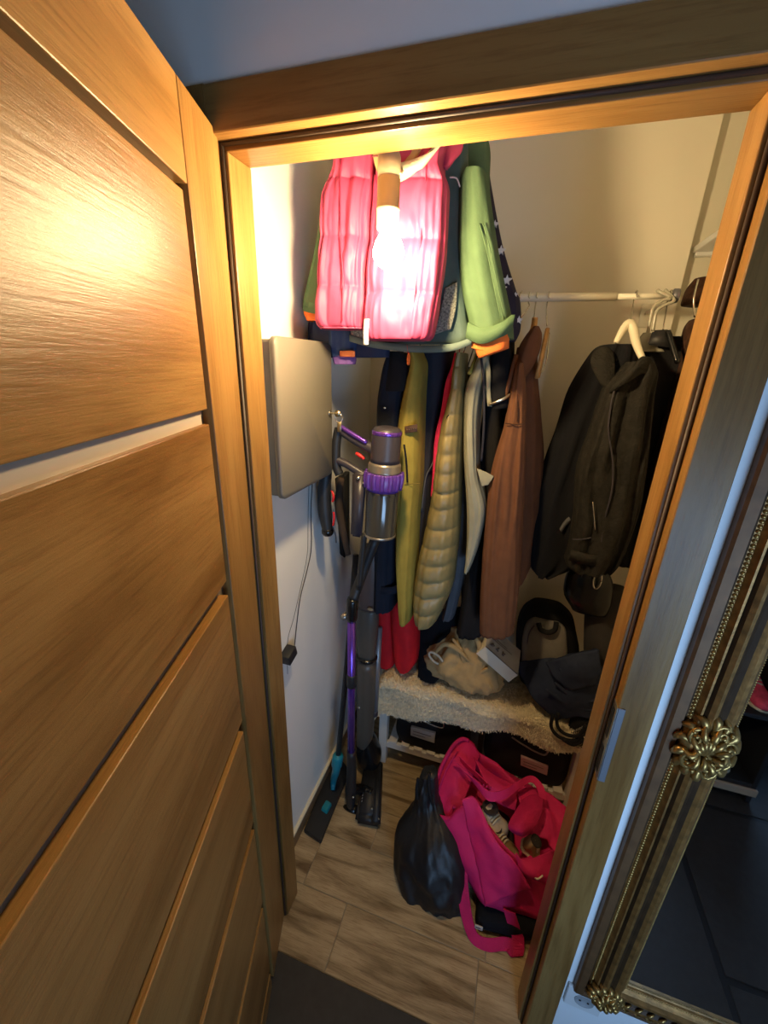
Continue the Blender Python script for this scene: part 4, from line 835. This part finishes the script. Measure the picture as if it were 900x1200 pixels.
bm = BM(); ball(bm, P_(414, 934, VY-.02), .005); obj('pin', bm, CHROME, nk)
bm = BM(); tube(bm, [P_(404, 948), P_(419, 949)], .017, 16); obj('wheel', bm, PLB, vac)
H = [atz(415, 968, .0), atz(446, 974, 0), atz(449, 905, 0), atz(426, 900, 0)]
bm = BM(); z_ = V((0, 0, .052)); hull_box(bm, [H[0]+V((0, 0, .004)), H[1]+V((0, 0, .004)), H[2]+V((0, 0, .004)), H[3]+V((0, 0, .004))]+[q.lerp((H[0]+H[1]+H[2]+H[3])/4, .10)+z_ for q in H], .012, 3); fh_ = obj('floor_head', bm, PLBM, vac)
bm = BM(); tube(bm, [H[1].lerp(H[0], .2)+V((0, 0, .042)), H[2].lerp(H[3], .2)+V((0, 0, .042))], .016, 14); obj('roller_cover', bm, PLBM, fh_)
bm = BM()
for f in (.3, .36, .42, .48): tube(bm, [H[0].lerp(H[3], f).lerp(H[1], .18)+V((0, 0, .0535)), H[0].lerp(H[3], f+.035).lerp(H[1], .2)+V((0, 0, .0535))], .0015, 6)
obj('head_print', bm, mat('grey_print', (.35, .35, .36), .6), fh_)
bm = BM(); ball(bm, H[0].lerp(H[3], .42).lerp(H[1], .62)+V((0, 0, .056)), .004); ball(bm, H[0].lerp(H[3], .36).lerp(H[1], .9)+V((0, 0, .052)), .004); obj('head_screw', bm, STEEL, fh_)
# wall dock with nozzles under the cabinet
dk = thing('wall_dock', 'black wall dock with hanging nozzles and red accents under the grey cabinet', 'dock', tuple(at(385, 600, .42)))
bm = BM(); tube(bm, [at(383, 548, .40), at(380, 575, .40), at(381, 600, .40), at(384, 622, .40)], [.016, .021, .022, .016], 14, curve=5); n1 = obj('nozzle', bm, PLBM, dk)
bm = BM(); lathe(bm, [(.014, 0), (.019, .008), (.019, .018), (.015, .024)], at(384, 627, .40), (0, 0, 1), 16); obj('nozzle_mouth', bm, PLB, n1)
bm = BM(); ribbon(bm, [at(389, 575, .385), at(391, 582, .38), at(390, 588, .383)], V((.003, 0, 0)), .003); ribbon(bm, [at(391, 600, .383), at(391.5, 607, .38), at(390.5, 616, .383)], V((.0025, 0, 0)), .003); obj('red_button', bm, REDP, n1, label='red release tabs')
bm = BM(); hull_box(bm, [atx(398, 650, XL), atx(404, 655, XL+.02), atx(410, 640, XL+.02), atx(404, 640, XL), atx(392, 560, XL), atx(400, 560, XL+.02), atx(410, 552, XL+.02), atx(404, 552, XL)], .003, 2); obj('dock_plate', bm, PLBM, dk)
bm = BM(); tube(bm, [at(400, 560, .46), at(397, 590, .46), at(402, 622, .46), at(408, 650, .46)], [.010, .014, .012, .009], 12, curve=5); obj('crevice_nozzle', bm, BROWNB, dk)
line('hanging_cord', [at(*q, .39) for q in ((390, 618), (393, 626), (394, 636))], .0018, PLG, dk, 6, 3)
# ------------------------------------------------------------------ flat mop
mp_ = thing('flat_mop', 'flat black mop with a teal joint lying along the pale wall behind the vacuum', 'mop', tuple(atz(384, 935, 0)))
Q = [atz(356, 976, 0), atz(376, 990, 0), atz(410, 906, 0), atz(394, 884, 0)]
bm = BM(); hull_box(bm, [q+V((0, 0, .002)) for q in Q]+[q+V((0, 0, .016)) for q in Q], .003, 2); obj('mop_plate', bm, PLBM, mp_, False)
t0 = atz(389, 929, .022)
bm = BM(); tube(bm, [atz(390, 926, .02), atz(391, 914, .05), at(394, 902, .40), at(396.5, 884, .41)], [.008, .013, .016, .0185], 14, curve=4); tj_ = obj('teal_joint', bm, TEALP, mp_, label='teal joint')
bm = BM(); lathe(bm, [(.019, 0), (.0215, .004), (.0215, .05), (.0175, .056)], at(394.5, 897, .405), at(397, 880, .41)-at(394.5, 897, .405), 18); obj('joint_collar', bm, TEALP, tj_)
bm = BM(); hull_box(bm, [atz(376, 950, .016), atz(383, 955, .016), atz(389, 944, .016), atz(382, 939, .016), atz(377, 946, .030), atz(383, 950, .030), atz(388.5, 941, .030), atz(382.5, 937, .030)], .002, 2); obj('teal_pad_clip', bm, TEALP, mp_, False, 'teal pad clip')
line('pole', [at(396.5, 884, .41), at(407, 775, .46), at(417, 650, .53)], .0105, PLBM, mp_, 14)
# ------------------------------------------------------------------ upright cleaner and grey pole in the corner
uc = thing('steam_cleaner', 'tall grey-brown upright steam cleaner in the corner behind the purple wand', 'cleaner', tuple(at(430, 890, .58)))
GB = mat('grey_brown_plastic', (.085, .072, .058), .4); GB2 = mat('brown_grey_hose', (.10, .062, .052), .5)
bm = BM(); blob(bm, [(at(432, 712, .55), V((.034, 0, 0)), V((0, .03, 0))), (at(433, 690, .55), V((.042, 0, 0)), V((0, .035, 0))), (at(434, 665, .55), V((.042, 0, 0)), V((0, .035, 0))), (at(435, 640, .55), V((.030, 0, 0)), V((0, .025, 0)))], n=28); obj('water_tank', bm, GB2, uc, label='brownish water tank')
bm = BM(); blob(bm, [(at(430, 768, .55), V((.034, 0, 0)), V((0, .03, 0))), (at(430, 750, .55), V((.040, 0, 0)), V((0, .034, 0))), (at(431, 725, .55), V((.042, 0, 0)), V((0, .035, 0))), (at(432, 712, .55), V((.036, 0, 0)), V((0, .03, 0)))], n=28); obj('cleaner_body', bm, GB, uc)
bm = BM(); lathe(bm, [(.040, 0), (.042, .004), (.042, .010), (.040, .014)], at(430, 771, .55), (0, 0, 1), 24); obj('ring', bm, PLB, uc)
bm = BM(); tube(bm, [at(430, 772, .55), at(429, 820, .55), at(428, 855, .55), at(426, 872, .55)], [.037, .038, .036, .030], 20, curve=4); obj('lower_body', bm, GB, uc)
bm = BM(); ball(bm, at(421, 829, .52), .006); obj('screw', bm, CHROME, uc)
bm = BM(); ball(bm, at(434, 714, .51), .008, (1.5, .5, .8)); obj('button', bm, mat('tan_button', (.4, .25, .12), .5), uc)
F = [atz(420, 902, 0), atz(442, 893, 0), at(442, 858, .615), at(424, 862, .60)]
bm = BM(); blob(bm, [(at(432, 893, .57), V((.052, 0, 0)), V((0, .05, 0))), (at(432, 880, .57), V((.055, 0, .004)), V((0, .05, 0))), (at(430, 866, .565), V((.040, 0, 0)), V((0, .04, 0))), (at(428, 858, .56), V((.03, 0, 0)), V((0, .03, 0)))], n=28, amp=.006, fs=18); obj('cleaner_foot', bm, PLB, uc)
gp = thing('grey_pole', 'short grey metal pole leaning between the steam cleaner and the bench', 'pole', tuple(at(440, 838, .56)))
bm = BM(); tube(bm, [at(439, 838, .56), at(444.5, 735, .585)], .0125, 14); obj('pole_tube', bm, mat('grey_blue_metal', (.24, .24, .26), .35, .4), gp)
lathe(b2 := BM(), [(.0135, 0), (.0138, .004), (.0138, .02), (.013, .022)], at(439, 838, .56), at(444, 735, .585)-at(439, 838, .56), 16); obj('end_cap', b2, PLG, gp)

# ------------------------------------------------------------------ pink holdall, black sack, boots
bag = thing('pink_holdall', 'bright pink canvas holdall lying open with shoes inside on the tiles', 'bag', (.58, .34, 0))
def Z(px, py, z): return atz(px, py, z)
lowr = [Z(516, 985, .085), Z(545, 1030, .08), Z(568, 1061, .085), Z(603, 1070, .08), Z(640, 1078, .08), Z(662, 1030, .08), Z(672, 975, .09), Z(612, 918, .09), Z(556, 905, .09), Z(525, 945, .09)]
uppr = [Z(501, 948, .22), Z(528, 957, .26), Z(543, 943, .30), Z(582, 983, .265), Z(612, 1008, .25), Z(645, 998, .24), Z(662, 944, .26), Z(622, 925, .28), Z(547, 872, .30), Z(524, 905, .28)]
bm = BM(); NR, NA = 10, 80
def ringpt(R_, u):
    n = len(R_); k = int(u*n) % n; f = u*n-int(u*n); a, b, c, d = R_[k-1], R_[k], R_[(k+1) % n], R_[(k+2) % n]
    cr = .5*((2*b)+(c-a)*f+(2*a-5*b+4*c-d)*f*f+(3*b-a-3*c+d)*f**3); return cr.lerp(b.lerp(c, f), .55)
O = []
for i in range(NR+1):
    row = []
    for j in range(NA):
        a = ringpt(lowr, j/NA); b = ringpt(uppr, j/NA); t = i/NR; q = a.lerp(b, t); cen = V((.59, .34, q.z))
        o = (q-cen); o.z = 0; o.normalize()
        q = q+o*(noise.noise(q*11)*.014+noise.noise(q*30)*.005+.012*math.sin(PI*t)); row.append(bm.verts.new(q))
    O.append(row)
inn = []
for k_, (dr_, dz_) in enumerate(((.010, .0), (.014, -.03), (.02, -.09), (.05, -.12))):
    row = []
    for j in range(NA):
        q = O[-1][j].co.copy(); cen = V((.59, .34, q.z)); o = (q-cen).normalized(); row.append(bm.verts.new(q-o*dr_+V((0, 0, dz_))))
    inn.append(row)
allr = O+inn
for a, b in zip(allr, allr[1:]):
    for j in range(NA): bm.faces.new((a[j], a[(j+1) % NA], b[(j+1) % NA], b[j]))
bm.faces.new(O[0][::-1]); bm.faces.new(inn[-1])
obj('bag_body', bm, HOT, bag)
patch('end_panel', HOT, [[Z(540, 866, .33), Z(553, 870, .32), Z(563, 884, .30)], [Z(519, 896, .29), Z(536, 908, .30), Z(550, 922, .29)], [Z(500, 949, .21), Z(521, 958, .23), Z(541, 952, .26)], [Z(506, 958, .15), Z(525, 976, .14), Z(547, 984, .15)]], bag, .006, 8, .010, 20)
line('piping', [Z(*q) for q in ((500, 952, .215), (509, 922, .27), (519, 895, .30), (531, 874, .335), (541, 866, .34), (549, 868, .335))], .007, HOTD, bag, 10, 5)
line('zipper_tape', [Z(*q) for q in ((503, 958, .20), (514, 925, .265), (524, 900, .30), (536, 880, .33))], .0035, HOTD, bag, 8, 5)
patch('front_flap', HOT, [[Z(541, 937, .33), Z(554, 933, .335), Z(563, 946, .32)], [Z(550, 975, .24), Z(568, 975, .28), Z(582, 986, .275)], [Z(560, 1018, .17), Z(583, 1016, .22), Z(605, 1012, .255)], [Z(568.5, 1062, .09), Z(598, 1050, .15), Z(622, 1040, .2)]], bag, .005, 8, .008, 20)
patch('back_flap', HOT, [[Z(604, 926, .29), Z(634, 925, .29), Z(664, 946, .27)], [Z(612, 952, .29), Z(640, 955, .285), Z(660, 968, .26)], [Z(622, 980, .27), Z(640, 984, .27), Z(650, 998, .25)]], bag, .006, 8, .012, 22)
patch('side_pocket', HOT, [[Z(604, 1000, .275), Z(616, 1008, .27), Z(648, 996, .27)], [Z(610, 1020, .24), Z(628, 1026, .25), Z(650, 1012, .24)], [Z(626, 1032, .20), Z(640, 1034, .21), Z(652, 1030, .2)]], bag, .006, 7, .008, 22)
patch('top_gusset', HOT, [[Z(556, 888, .31), Z(580, 908, .30), Z(606, 922, .295)], [Z(568, 916, .30), Z(588, 926, .30), Z(606, 936, .295)], [Z(582, 940, .28), Z(594, 946, .285), Z(604, 950, .28)]], bag, .005, 7, .008, 24)
patch('grip_pad', HOTD, [[Z(612, 939, .335), Z(624, 932, .34), Z(636, 935, .33)], [Z(604, 952, .34), Z(619, 951, .355), Z(635, 950, .335)], [Z(596, 967, .33), Z(610, 972, .345), Z(628, 966, .33)], [Z(600, 974, .315), Z(612, 979, .32), Z(622, 973, .315)]], bag, .008, 7, .001, 10)
wv = [V((-.012, 0, .012))]
def strap(name, pts, hw, m=HOTD):
    bm = BM(); P = [Z(*q) for q in pts]; ribbon(bm, P, [V(h) for h in hw] if isinstance(hw, list) else V(hw), .0022, curve=7); return obj(name, bm, m, bag, False)
strap('handle', [(534, 893, .34), (548, 908, .345), (560, 920, .35), (574, 933, .345), (592, 930, .345), (607, 920, .345), (622, 913, .345), (632, 921, .34), (636, 936, .335)], [(-.012, 0, .010), (-.012, 0, .012), (-.008, .006, .012), (0, .008, .012), (0, .010, .010), (0, .010, .008), (.004, .010, .006), (.012, .004, 0), (.012, 0, -.002)], HOT)
strap('handle', [(540, 890, .33), (553, 903, .335), (564, 913, .335), (573, 922, .335)], [(-.007, .004, .010)]*4, HOT)
st_ = strap('shoulder_strap', [(542, 992, .17), (541, 1020, .13), (543, 1048, .08), (548, 1078, .035), (556, 1099, .012), (572, 1107, .008), (590, 1106, .010), (603, 1109, .012)], [(.018, .004, 0), (.019, .002, 0), (.019, 0, .002), (.017, 0, .006), (.010, .008, .010), (.002, .014, .008), (0, .014, .008), (0, .014, .008)])
strap('shoulder_strap', [(597, 1068, .10), (602, 1085, .06), (607, 1100, .03), (606, 1120, .006), (598, 1112, .008)], [(.018, 0, 0), (.018, 0, .002), (.018, 0, .004), (.016, .006, 0), (.01, .01, 0)])
bm = BM()
for k in range(7):
    q = Z(542+k*.5, 1004+k*9.5, .155-.019*k); ribbon(bm, [q+V((-.008, -.003, .008)), q+V((.008, -.004, .008)), q+V((.008, -.004, -.006)), q+V((-.006, -.003, -.006))], V((0, 0, .0016)), .001, curve=0)
obj('strap_relief', bm, HOT, st_, label='raised angular pattern on the strap')
bm = BM()
for k in range(3):
    q = Z(566+k*4, 922+k*1.5, .352); tube(bm, [q+V((-.004, 0, -.008)), q+V((.002, 0, .012))], .003, 6)
obj('handle_stitching', bm, HOTD, bag)
bm = BM(); tube(bm, [Z(622, 1022, .25), Z(629, 1030, .245), Z(636, 1026, .25)], .0025, 8, curve=4); obj('zip_puller', bm, PLW, bag)
bm = BM(); box(bm, (-.008, -.006, -.005), (.008, .006, .005), .002, 2, Matrix.Translation(Z(533, 946, .28))); obj('strap_clip', bm, HOTD, bag)
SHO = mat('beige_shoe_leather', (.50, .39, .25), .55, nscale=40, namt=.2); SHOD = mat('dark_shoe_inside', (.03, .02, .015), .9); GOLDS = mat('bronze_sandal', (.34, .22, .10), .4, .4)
def shoe(label, heel, toe, w, h, m, cat='shoe', name='shoe', grp=None):
    heel, toe = V(heel), V(toe); d = (toe-heel); L = d.length; d.normalize(); s = d.cross(V((0, 0, 1))).normalized(); u = s.cross(d)
    t = thing(name, label, cat, tuple(heel), group=grp); bm = BM(); prof = [(0, .55, .8), (.12, .75, 1.0), (.35, .72, .95), (.55, .85, .62), (.75, 1.0, .48), (.92, .8, .38), (1, .35, .25)]
    rg = []
    for f, ww, hh in prof: rg.append((heel+d*L*f+u*h*hh*.5, s*w*.5*ww, u*h*.5*hh))
    blob(bm, rg, n=20, p=.8); obj('upper', bm, m, t)
    bm = BM(); blob(bm, [(heel+d*L*f-u*.002, s*w*.53*ww, u*.007) for f, ww, hh in prof], n=20, p=.6); obj('sole', bm, CREAMF, t)
    bm = BM(); lathe(bm, [(w*.30, 0), (w*.32, .006), (w*.2, .004)], heel+d*L*.24+u*h*.93, u, 16); obj('opening', bm, SHOD, t)
    bm = BM()
    for f in (.42, .5, .58): q = heel+d*L*f+u*h*(.80-.6*(f-.42)*2); tube(bm, [q-s*w*.25, q+u*.006, q+s*w*.25], .003, 6, curve=3)
    obj('laces', bm, CREAMF, t); return t
shoe('beige sneaker with cut-outs lying in the mouth of the pink holdall', Z(566, 958, .22), Z(590, 984, .22), .085, .075, SHO)
shoe('bronze sandal wedged deeper in the pink holdall beside the sneaker', Z(576, 978, .20), Z(606, 1008, .22), .05, .045, GOLDS)
shoe('brown strappy shoe showing through the side pocket of the pink holdall', Z(612, 988, .25), Z(630, 1004, .22), .06, .05, GOLDS)
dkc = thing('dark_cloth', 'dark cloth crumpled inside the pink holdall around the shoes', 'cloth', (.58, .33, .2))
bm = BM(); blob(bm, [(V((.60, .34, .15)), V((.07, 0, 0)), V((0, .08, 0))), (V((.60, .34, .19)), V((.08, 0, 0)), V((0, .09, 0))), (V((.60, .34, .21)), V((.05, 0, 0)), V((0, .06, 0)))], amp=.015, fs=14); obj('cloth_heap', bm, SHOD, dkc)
sack = thing('black_sack', 'black shiny sack with a gathered neck standing left of the pink holdall', 'sack', (.37, .27, 0))
SACKM = mat('black_sack_nylon', (.010, .009, .010), .48, bump=.5, bscale=30)
garment('sack_body', SACKM, [(905, 494, 512, .36, .03), (918, 489, 513, .355, .035), (935, 486, 514, .345, .04), (948, 481, 520, .33, .06), (968, 466, 530, .30, .09), (990, 463.5, 540, .275, .105), (1010, 466, 546, .255, .10), (1035, 472, 548, .235, .085), (1055, 480, 547, .215, .065), (1068, 490, 544, .20, .045), (1074, 502, 538, .195, .03)], sack, .27, .09, 80, 7, .011, seed=51, hollow=False, p=.9, ff=2.2, fz=9, wr=.004)
bm = BM(); tube(bm, [at(490, 912, .33), at(488, 925, .32), at(490, 938, .315)], .005, 8, curve=4); tube(bm, [at(503, 906, .33), at(503, 925, .315), at(507, 942, .31)], .006, 8, curve=4); obj('drawstring', bm, BLACK, sack)
bt = thing('black_boot', 'black boot lying flat under the pink holdall with a pale size label', 'boot', (.62, .2, 0))
bm = BM(); blob(bm, [(Z(558, 1058, .0), V((.0, .03, 0)), V((0, 0, .004))), (Z(562, 1062, .03), V((0, .05, 0)), V((0, 0, .032))), (Z(590, 1068, .035), V((0, .055, 0)), V((0, 0, .034))), (Z(630, 1073, .035), V((0, .055, 0)), V((0, 0, .034))), (Z(652, 1058, .03), V((0, .04, 0)), V((0, 0, .026)))], n=28, p=.6, amp=.006, fs=14); obj('boot_shaft', bm, BLACKV, bt)
bm = BM(); q = Z(563, 1062, .045)+V((0, -.021, 0)); box(bm, (-.012, -.002, -.008), (.012, .002, .008), .0006, 1, Matrix.Translation(q+V((0, -.035, 0)))); obj('size_label', bm, TAGM, bt, label='pale size label')
bm = BM(); box(bm, (-.009, -.0035, -.001), (.007, .0, .001), 0, 1, Matrix.Translation(q+V((0, -.0355, .002)))); obj('label_print', bm, INK, bt)

# ------------------------------------------------------------------ gilt mirror on the hall wall
GILT = mat('antique_gilt', (.26, .125, .034), .42, .6, 60, .35, .12, 200); GILTB = mat('bright_gilt', (.40, .24, .075), .34, .8, 80, .35); GILTD = mat('brown_gilt_edge', (.15, .072, .028), .5, .35, 40, .2); GILT_SHADE = mat('painted_recess_shade', (.055, .026, .009), .5, .4, 40, .3)  # the darkest one paints shade into the scoops of the moulding
MX0, MX1, MZ0, MZ1 = .803, 1.56, .300, 1.92
mir = thing('wall_mirror', 'tall mirror in an ornate antique gilt frame beside the closet door', 'mirror', ((MX0+MX1)/2, YF, MZ0))
prof = [(0, 0), (0, .014), (.004, .018), (.017, .021), (.019, .017), (.022, .016), (.029, .016), (.031, .020), (.034, .026), (.037, .026), (.039, .022), (.043, .028), (.049, .032), (.054, .031), (.058, .026), (.062, .024), (.068, .027), (.074, .030), (.080, .029), (.084, .022), (.088, .019), (.093, .0135), (.095, .008), (.095, .0)]
def rail(name, corner_a, corner_b, inward):
    """moulding between two mitred corners; inward = (du, dw) direction to the glass"""
    bm = BM(); A = []; B = []
    for u, h in prof:
        A.append(bm.verts.new((corner_a[0]+u*inward[0][0], YF-h, corner_a[1]+u*inward[0][1]))); B.append(bm.verts.new((corner_b[0]+u*inward[1][0], YF-h, corner_b[1]+u*inward[1][1])))
    for i in range(len(A)-1): bm.faces.new((A[i], A[i+1], B[i+1], B[i]))
    bm.faces.new(A); bm.faces.new(B[::-1]); o = obj(name, bm, [GILT, GILTD, GILT_SHADE], mir, False)
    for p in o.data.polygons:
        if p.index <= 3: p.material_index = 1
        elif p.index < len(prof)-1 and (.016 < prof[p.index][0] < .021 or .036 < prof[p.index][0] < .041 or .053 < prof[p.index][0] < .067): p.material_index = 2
    return o
LL, RR = [((1, 1), (1, -1)), ((-1, 1), (-1, -1))]
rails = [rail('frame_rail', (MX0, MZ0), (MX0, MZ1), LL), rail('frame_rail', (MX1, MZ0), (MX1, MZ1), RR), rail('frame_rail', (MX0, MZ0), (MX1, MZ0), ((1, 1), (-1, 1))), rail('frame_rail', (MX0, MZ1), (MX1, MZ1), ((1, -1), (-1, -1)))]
def beads(name, u, r, step, lf=True):
    bm = BM(); pts = []
    z = MZ0+u
    while z < MZ1-u: pts.append((MX0+u, z)); z += step
    x = MX0+u
    while x < MX1-u: pts.append((x, MZ0+u)); x += step
    h = .0165 if u < .05 else .0145
    for (x, z) in pts:
        g = [bm.verts.new((x+r*a, YF-h-r*.75*b, z+r*c)) for a, b, c in ((1, 0, 0), (.7, 0, .7), (0, 0, 1), (-.7, 0, .7), (-1, 0, 0), (-.7, 0, -.7), (0, 0, -1), (.7, 0, -.7))]
        tpv = bm.verts.new((x, YF-h-r, z)); m_ = [bm.verts.new((x+r*.75*math.cos(a*PI/4), YF-h-r*.7, z+r*.75*math.sin(a*PI/4))) for a in range(8)]
        for k in range(8):
            bm.faces.new((g[k], g[(k+1) % 8], m_[(k+1) % 8], m_[k])); bm.faces.new((m_[k], m_[(k+1) % 8], tpv))
    return obj(name, bm, GILTB, mir, kind='stuff')
beads('outer_beading', .0255, .0034, .0072); beads('inner_beading', .0915, .0019, .0046)
MG = mat('mirror_glass', (.80, .82, .84), .015, 1.0)
bm = BM(); box(bm, (MX0+.093, YF-.010, MZ0+.093), (MX1-.093, YF-.004, MZ1-.093)); obj('glass', bm, MG, mir, False)
def ornament(cx, cz, sx, sz, seed, rot=0.0):
    """carved acanthus cartouche: scrolls, a shell and lobed leaves"""
    rnd = random.Random(seed); bm = BM(); yb = YF-.026
    def pt(a, b, h=0): return V((cx+sx*(a*math.cos(rot)-b*math.sin(rot)), yb-h, cz+sz*(a*math.sin(rot)+b*math.cos(rot))))
    blob(bm, [(pt(0, 0, -.012), V((sx*.85, 0, 0)), V((0, 0, sz*.80))), (pt(0, 0, 0), V((sx*.8, 0, 0)), V((0, 0, sz*.75))), (pt(0, 0, .006), V((sx*.5, 0, 0)), V((0, 0, sz*.45)))], n=28, amp=.004, fs=70)
    for sg in (1, -1):
        for (ox, oz, r0, turn) in ((.25, .52*sg, .34, 1.6), (-.5, .34*sg, .30, 1.4), (.62, .18*sg, .26, 1.4)):
            P = []
            for k in range(18):
                t = k/17; a = turn*2*PI*t*sg+rot; rr = r0*(1-.78*t); P.append(pt(ox+rr*math.cos(a), oz+rr*math.sin(a), .006+.005*t))
            tube(bm, P, [.0028, .0040, .0036, .0026, .0042], 7)
    tube(bm, [pt(.14+.50*math.cos(q), -.10+.42*math.sin(q), .010) for q in [2*PI*k/24 for k in range(24)]], .0042, 8, True)
    for k in range(5):
        a = PI*.62+(k-2)*.36; tube(bm, [pt(-.05, -.12, .008), pt(-.05+.3*math.cos(a), -.12+.34*math.sin(a), .014), pt(-.05+.42*math.cos(a), -.12+.52*math.sin(a), .008)], [.002, .0042, .0030], 7, curve=3)
    for k in range(14):
        a = 2*PI*k/14+.2; q = pt(.9*math.cos(a), .88*math.sin(a), rnd.uniform(0, .006)); e = pt(1.06*math.cos(a+.2), 1.04*math.sin(a+.2), -.004); tube(bm, [pt(.6*math.cos(a), .6*math.sin(a), .006), q, e], [.004, .0075, .0030], 7, curve=3)
    for k in range(10):
        a = 2*PI*k/10; b0 = rnd.uniform(.35, .6); tube(bm, [pt(b0*.5*math.cos(a), b0*.5*math.sin(a), .010), pt(b0*math.cos(a+.3), b0*math.sin(a+.3), .015), pt((b0+.28)*math.cos(a+.1), (b0+.28)*math.sin(a+.1), .007)], [.0022, .0058, .0020], 7, curve=3)
    for k in range(22): ball(bm, pt(rnd.uniform(-.7, .7), rnd.uniform(-.7, .7), rnd.uniform(.008, .013)), rnd.uniform(.0022, .0042), n=1)
    return obj('carved_ornament', bm, GILTB, mir)
ornament(MX0+.056, 1.115, .042, .068, 3); ornament(MX0+.056, MZ0+.054, .036, .038, 5, .78); ornament(MX1-.056, 1.115, .040, .056, 7); ornament((MX0+MX1)/2, MZ0+.045, .055, .036, 9); ornament(MX1-.040, MZ0+.042, .040, .044, 11, -.78); ornament((MX0+MX1)/2, MZ1-.045, .055, .036, 13)
# vine relief along the lower rail
bm = BM()
for k in range(26):
    x = MX0+.09+k*.023
    for sg in (1, -1): tube(bm, [V((x, YF-.027, MZ0+.05)), V((x+.008, YF-.031, MZ0+.05+.009*sg)), V((x+.017, YF-.027, MZ0+.05+.014*sg))], [.0016, .0034, .0014], 6, curve=2)
obj('leaf_relief', bm, GILTB, mir, kind='stuff')
# socket
q = at(684, 1171, YF-.004); sck = thing('wall_socket', 'white square wall socket low on the wall below the gilt mirror', 'socket', (q.x, YF, q.z))
bm = BM(); box(bm, (q.x-.040, YF-.008, q.z-.040), (q.x+.040, YF, q.z+.040), .003, 2); obj('cover_plate', bm, mat('white_socket_plastic', (.74, .74, .74), .3), sck, False)
bm = BM(); lathe(bm, [(.0215, 0), (.0215, .0012), (.019, .0014), (.0185, .0006), (0, .0006)], (q.x, YF-.008, q.z), (0, -1, 0), 28); rc = obj('socket_well', bm, mat('grey_socket_well', (.35, .36, .38), .4), sck)
for dx in (-.009, .009):
    bm = BM(); lathe(bm, [(.0028, 0), (.0028, .001), (0, .001)], (q.x+dx, YF-.0084, q.z), (0, -1, 0), 10); obj('contact_hole', bm, BLACKG, rc)
# ------------------------------------------------------------------ shoe rack reflected in the mirror
RX0, RX1, RY0, RY1 = 1.12, 1.64, -1.33, -1.00
rack = thing('shoe_rack', 'black open shoe rack against the hall wall, reflected in the gilt mirror', 'shoe rack', ((RX0+RX1)/2, -1.15, 0))
for x in (RX0, RX1-.02): bm = BM(); box(bm, (x, RY0, 0), (x+.02, RY1, .80), .002, 1); obj('side_panel', bm, PLBM, rack, False)
for z in (.085, .43, .782): bm = BM(); box(bm, (RX0+.02, RY0, z), (RX1-.02, RY1, z+.018), .002, 1); obj('shelf', bm, PLBM, rack, False)
bm = BM(); box(bm, (RX0+.02, RY0, .103), (RX1-.02, RY0+.008, .782)); obj('back_panel', bm, PLBM, rack, False)
bm = BM(); box(bm, (RX0-.003, RY1, .05), (RX1+.003, RY1+.012, .085), .002, 1); obj('front_strip', bm, mat('beige_edge_strip', (.42, .34, .24), .5), rack, False, 'beige front strip')
PKS = mat('coral_pink_mesh', (.72, .06, .10), .8, nscale=80, namt=.2); DKS = mat('black_shoe_leather', (.015, .014, .015), .5)
GSH = 'shoes on the hall rack'
shoe('coral pink sneaker on the middle shelf of the shoe rack, nearer its middle', (1.475, -1.25, .458), (1.475, -1.02, .458), .085, .085, PKS, grp=GSH)
shoe('coral pink sneaker on the middle shelf of the shoe rack, nearer its end', (1.57, -1.25, .458), (1.57, -1.02, .458), .085, .085, PKS, grp=GSH)
shoe('beige slipper on the low shelf of the black shoe rack', (1.545, -1.24, .113), (1.515, -1.02, .113), .085, .075, SHO, grp=GSH)
shoe('black shoe on the top of the black shoe rack', (1.45, -1.25, .812), (1.45, -1.02, .812), .085, .08, DKS, grp=GSH)
shoe('black shoe on the middle shelf beside the coral sneakers', (1.30, -1.25, .458), (1.30, -1.02, .458), .085, .08, DKS, grp=GSH)
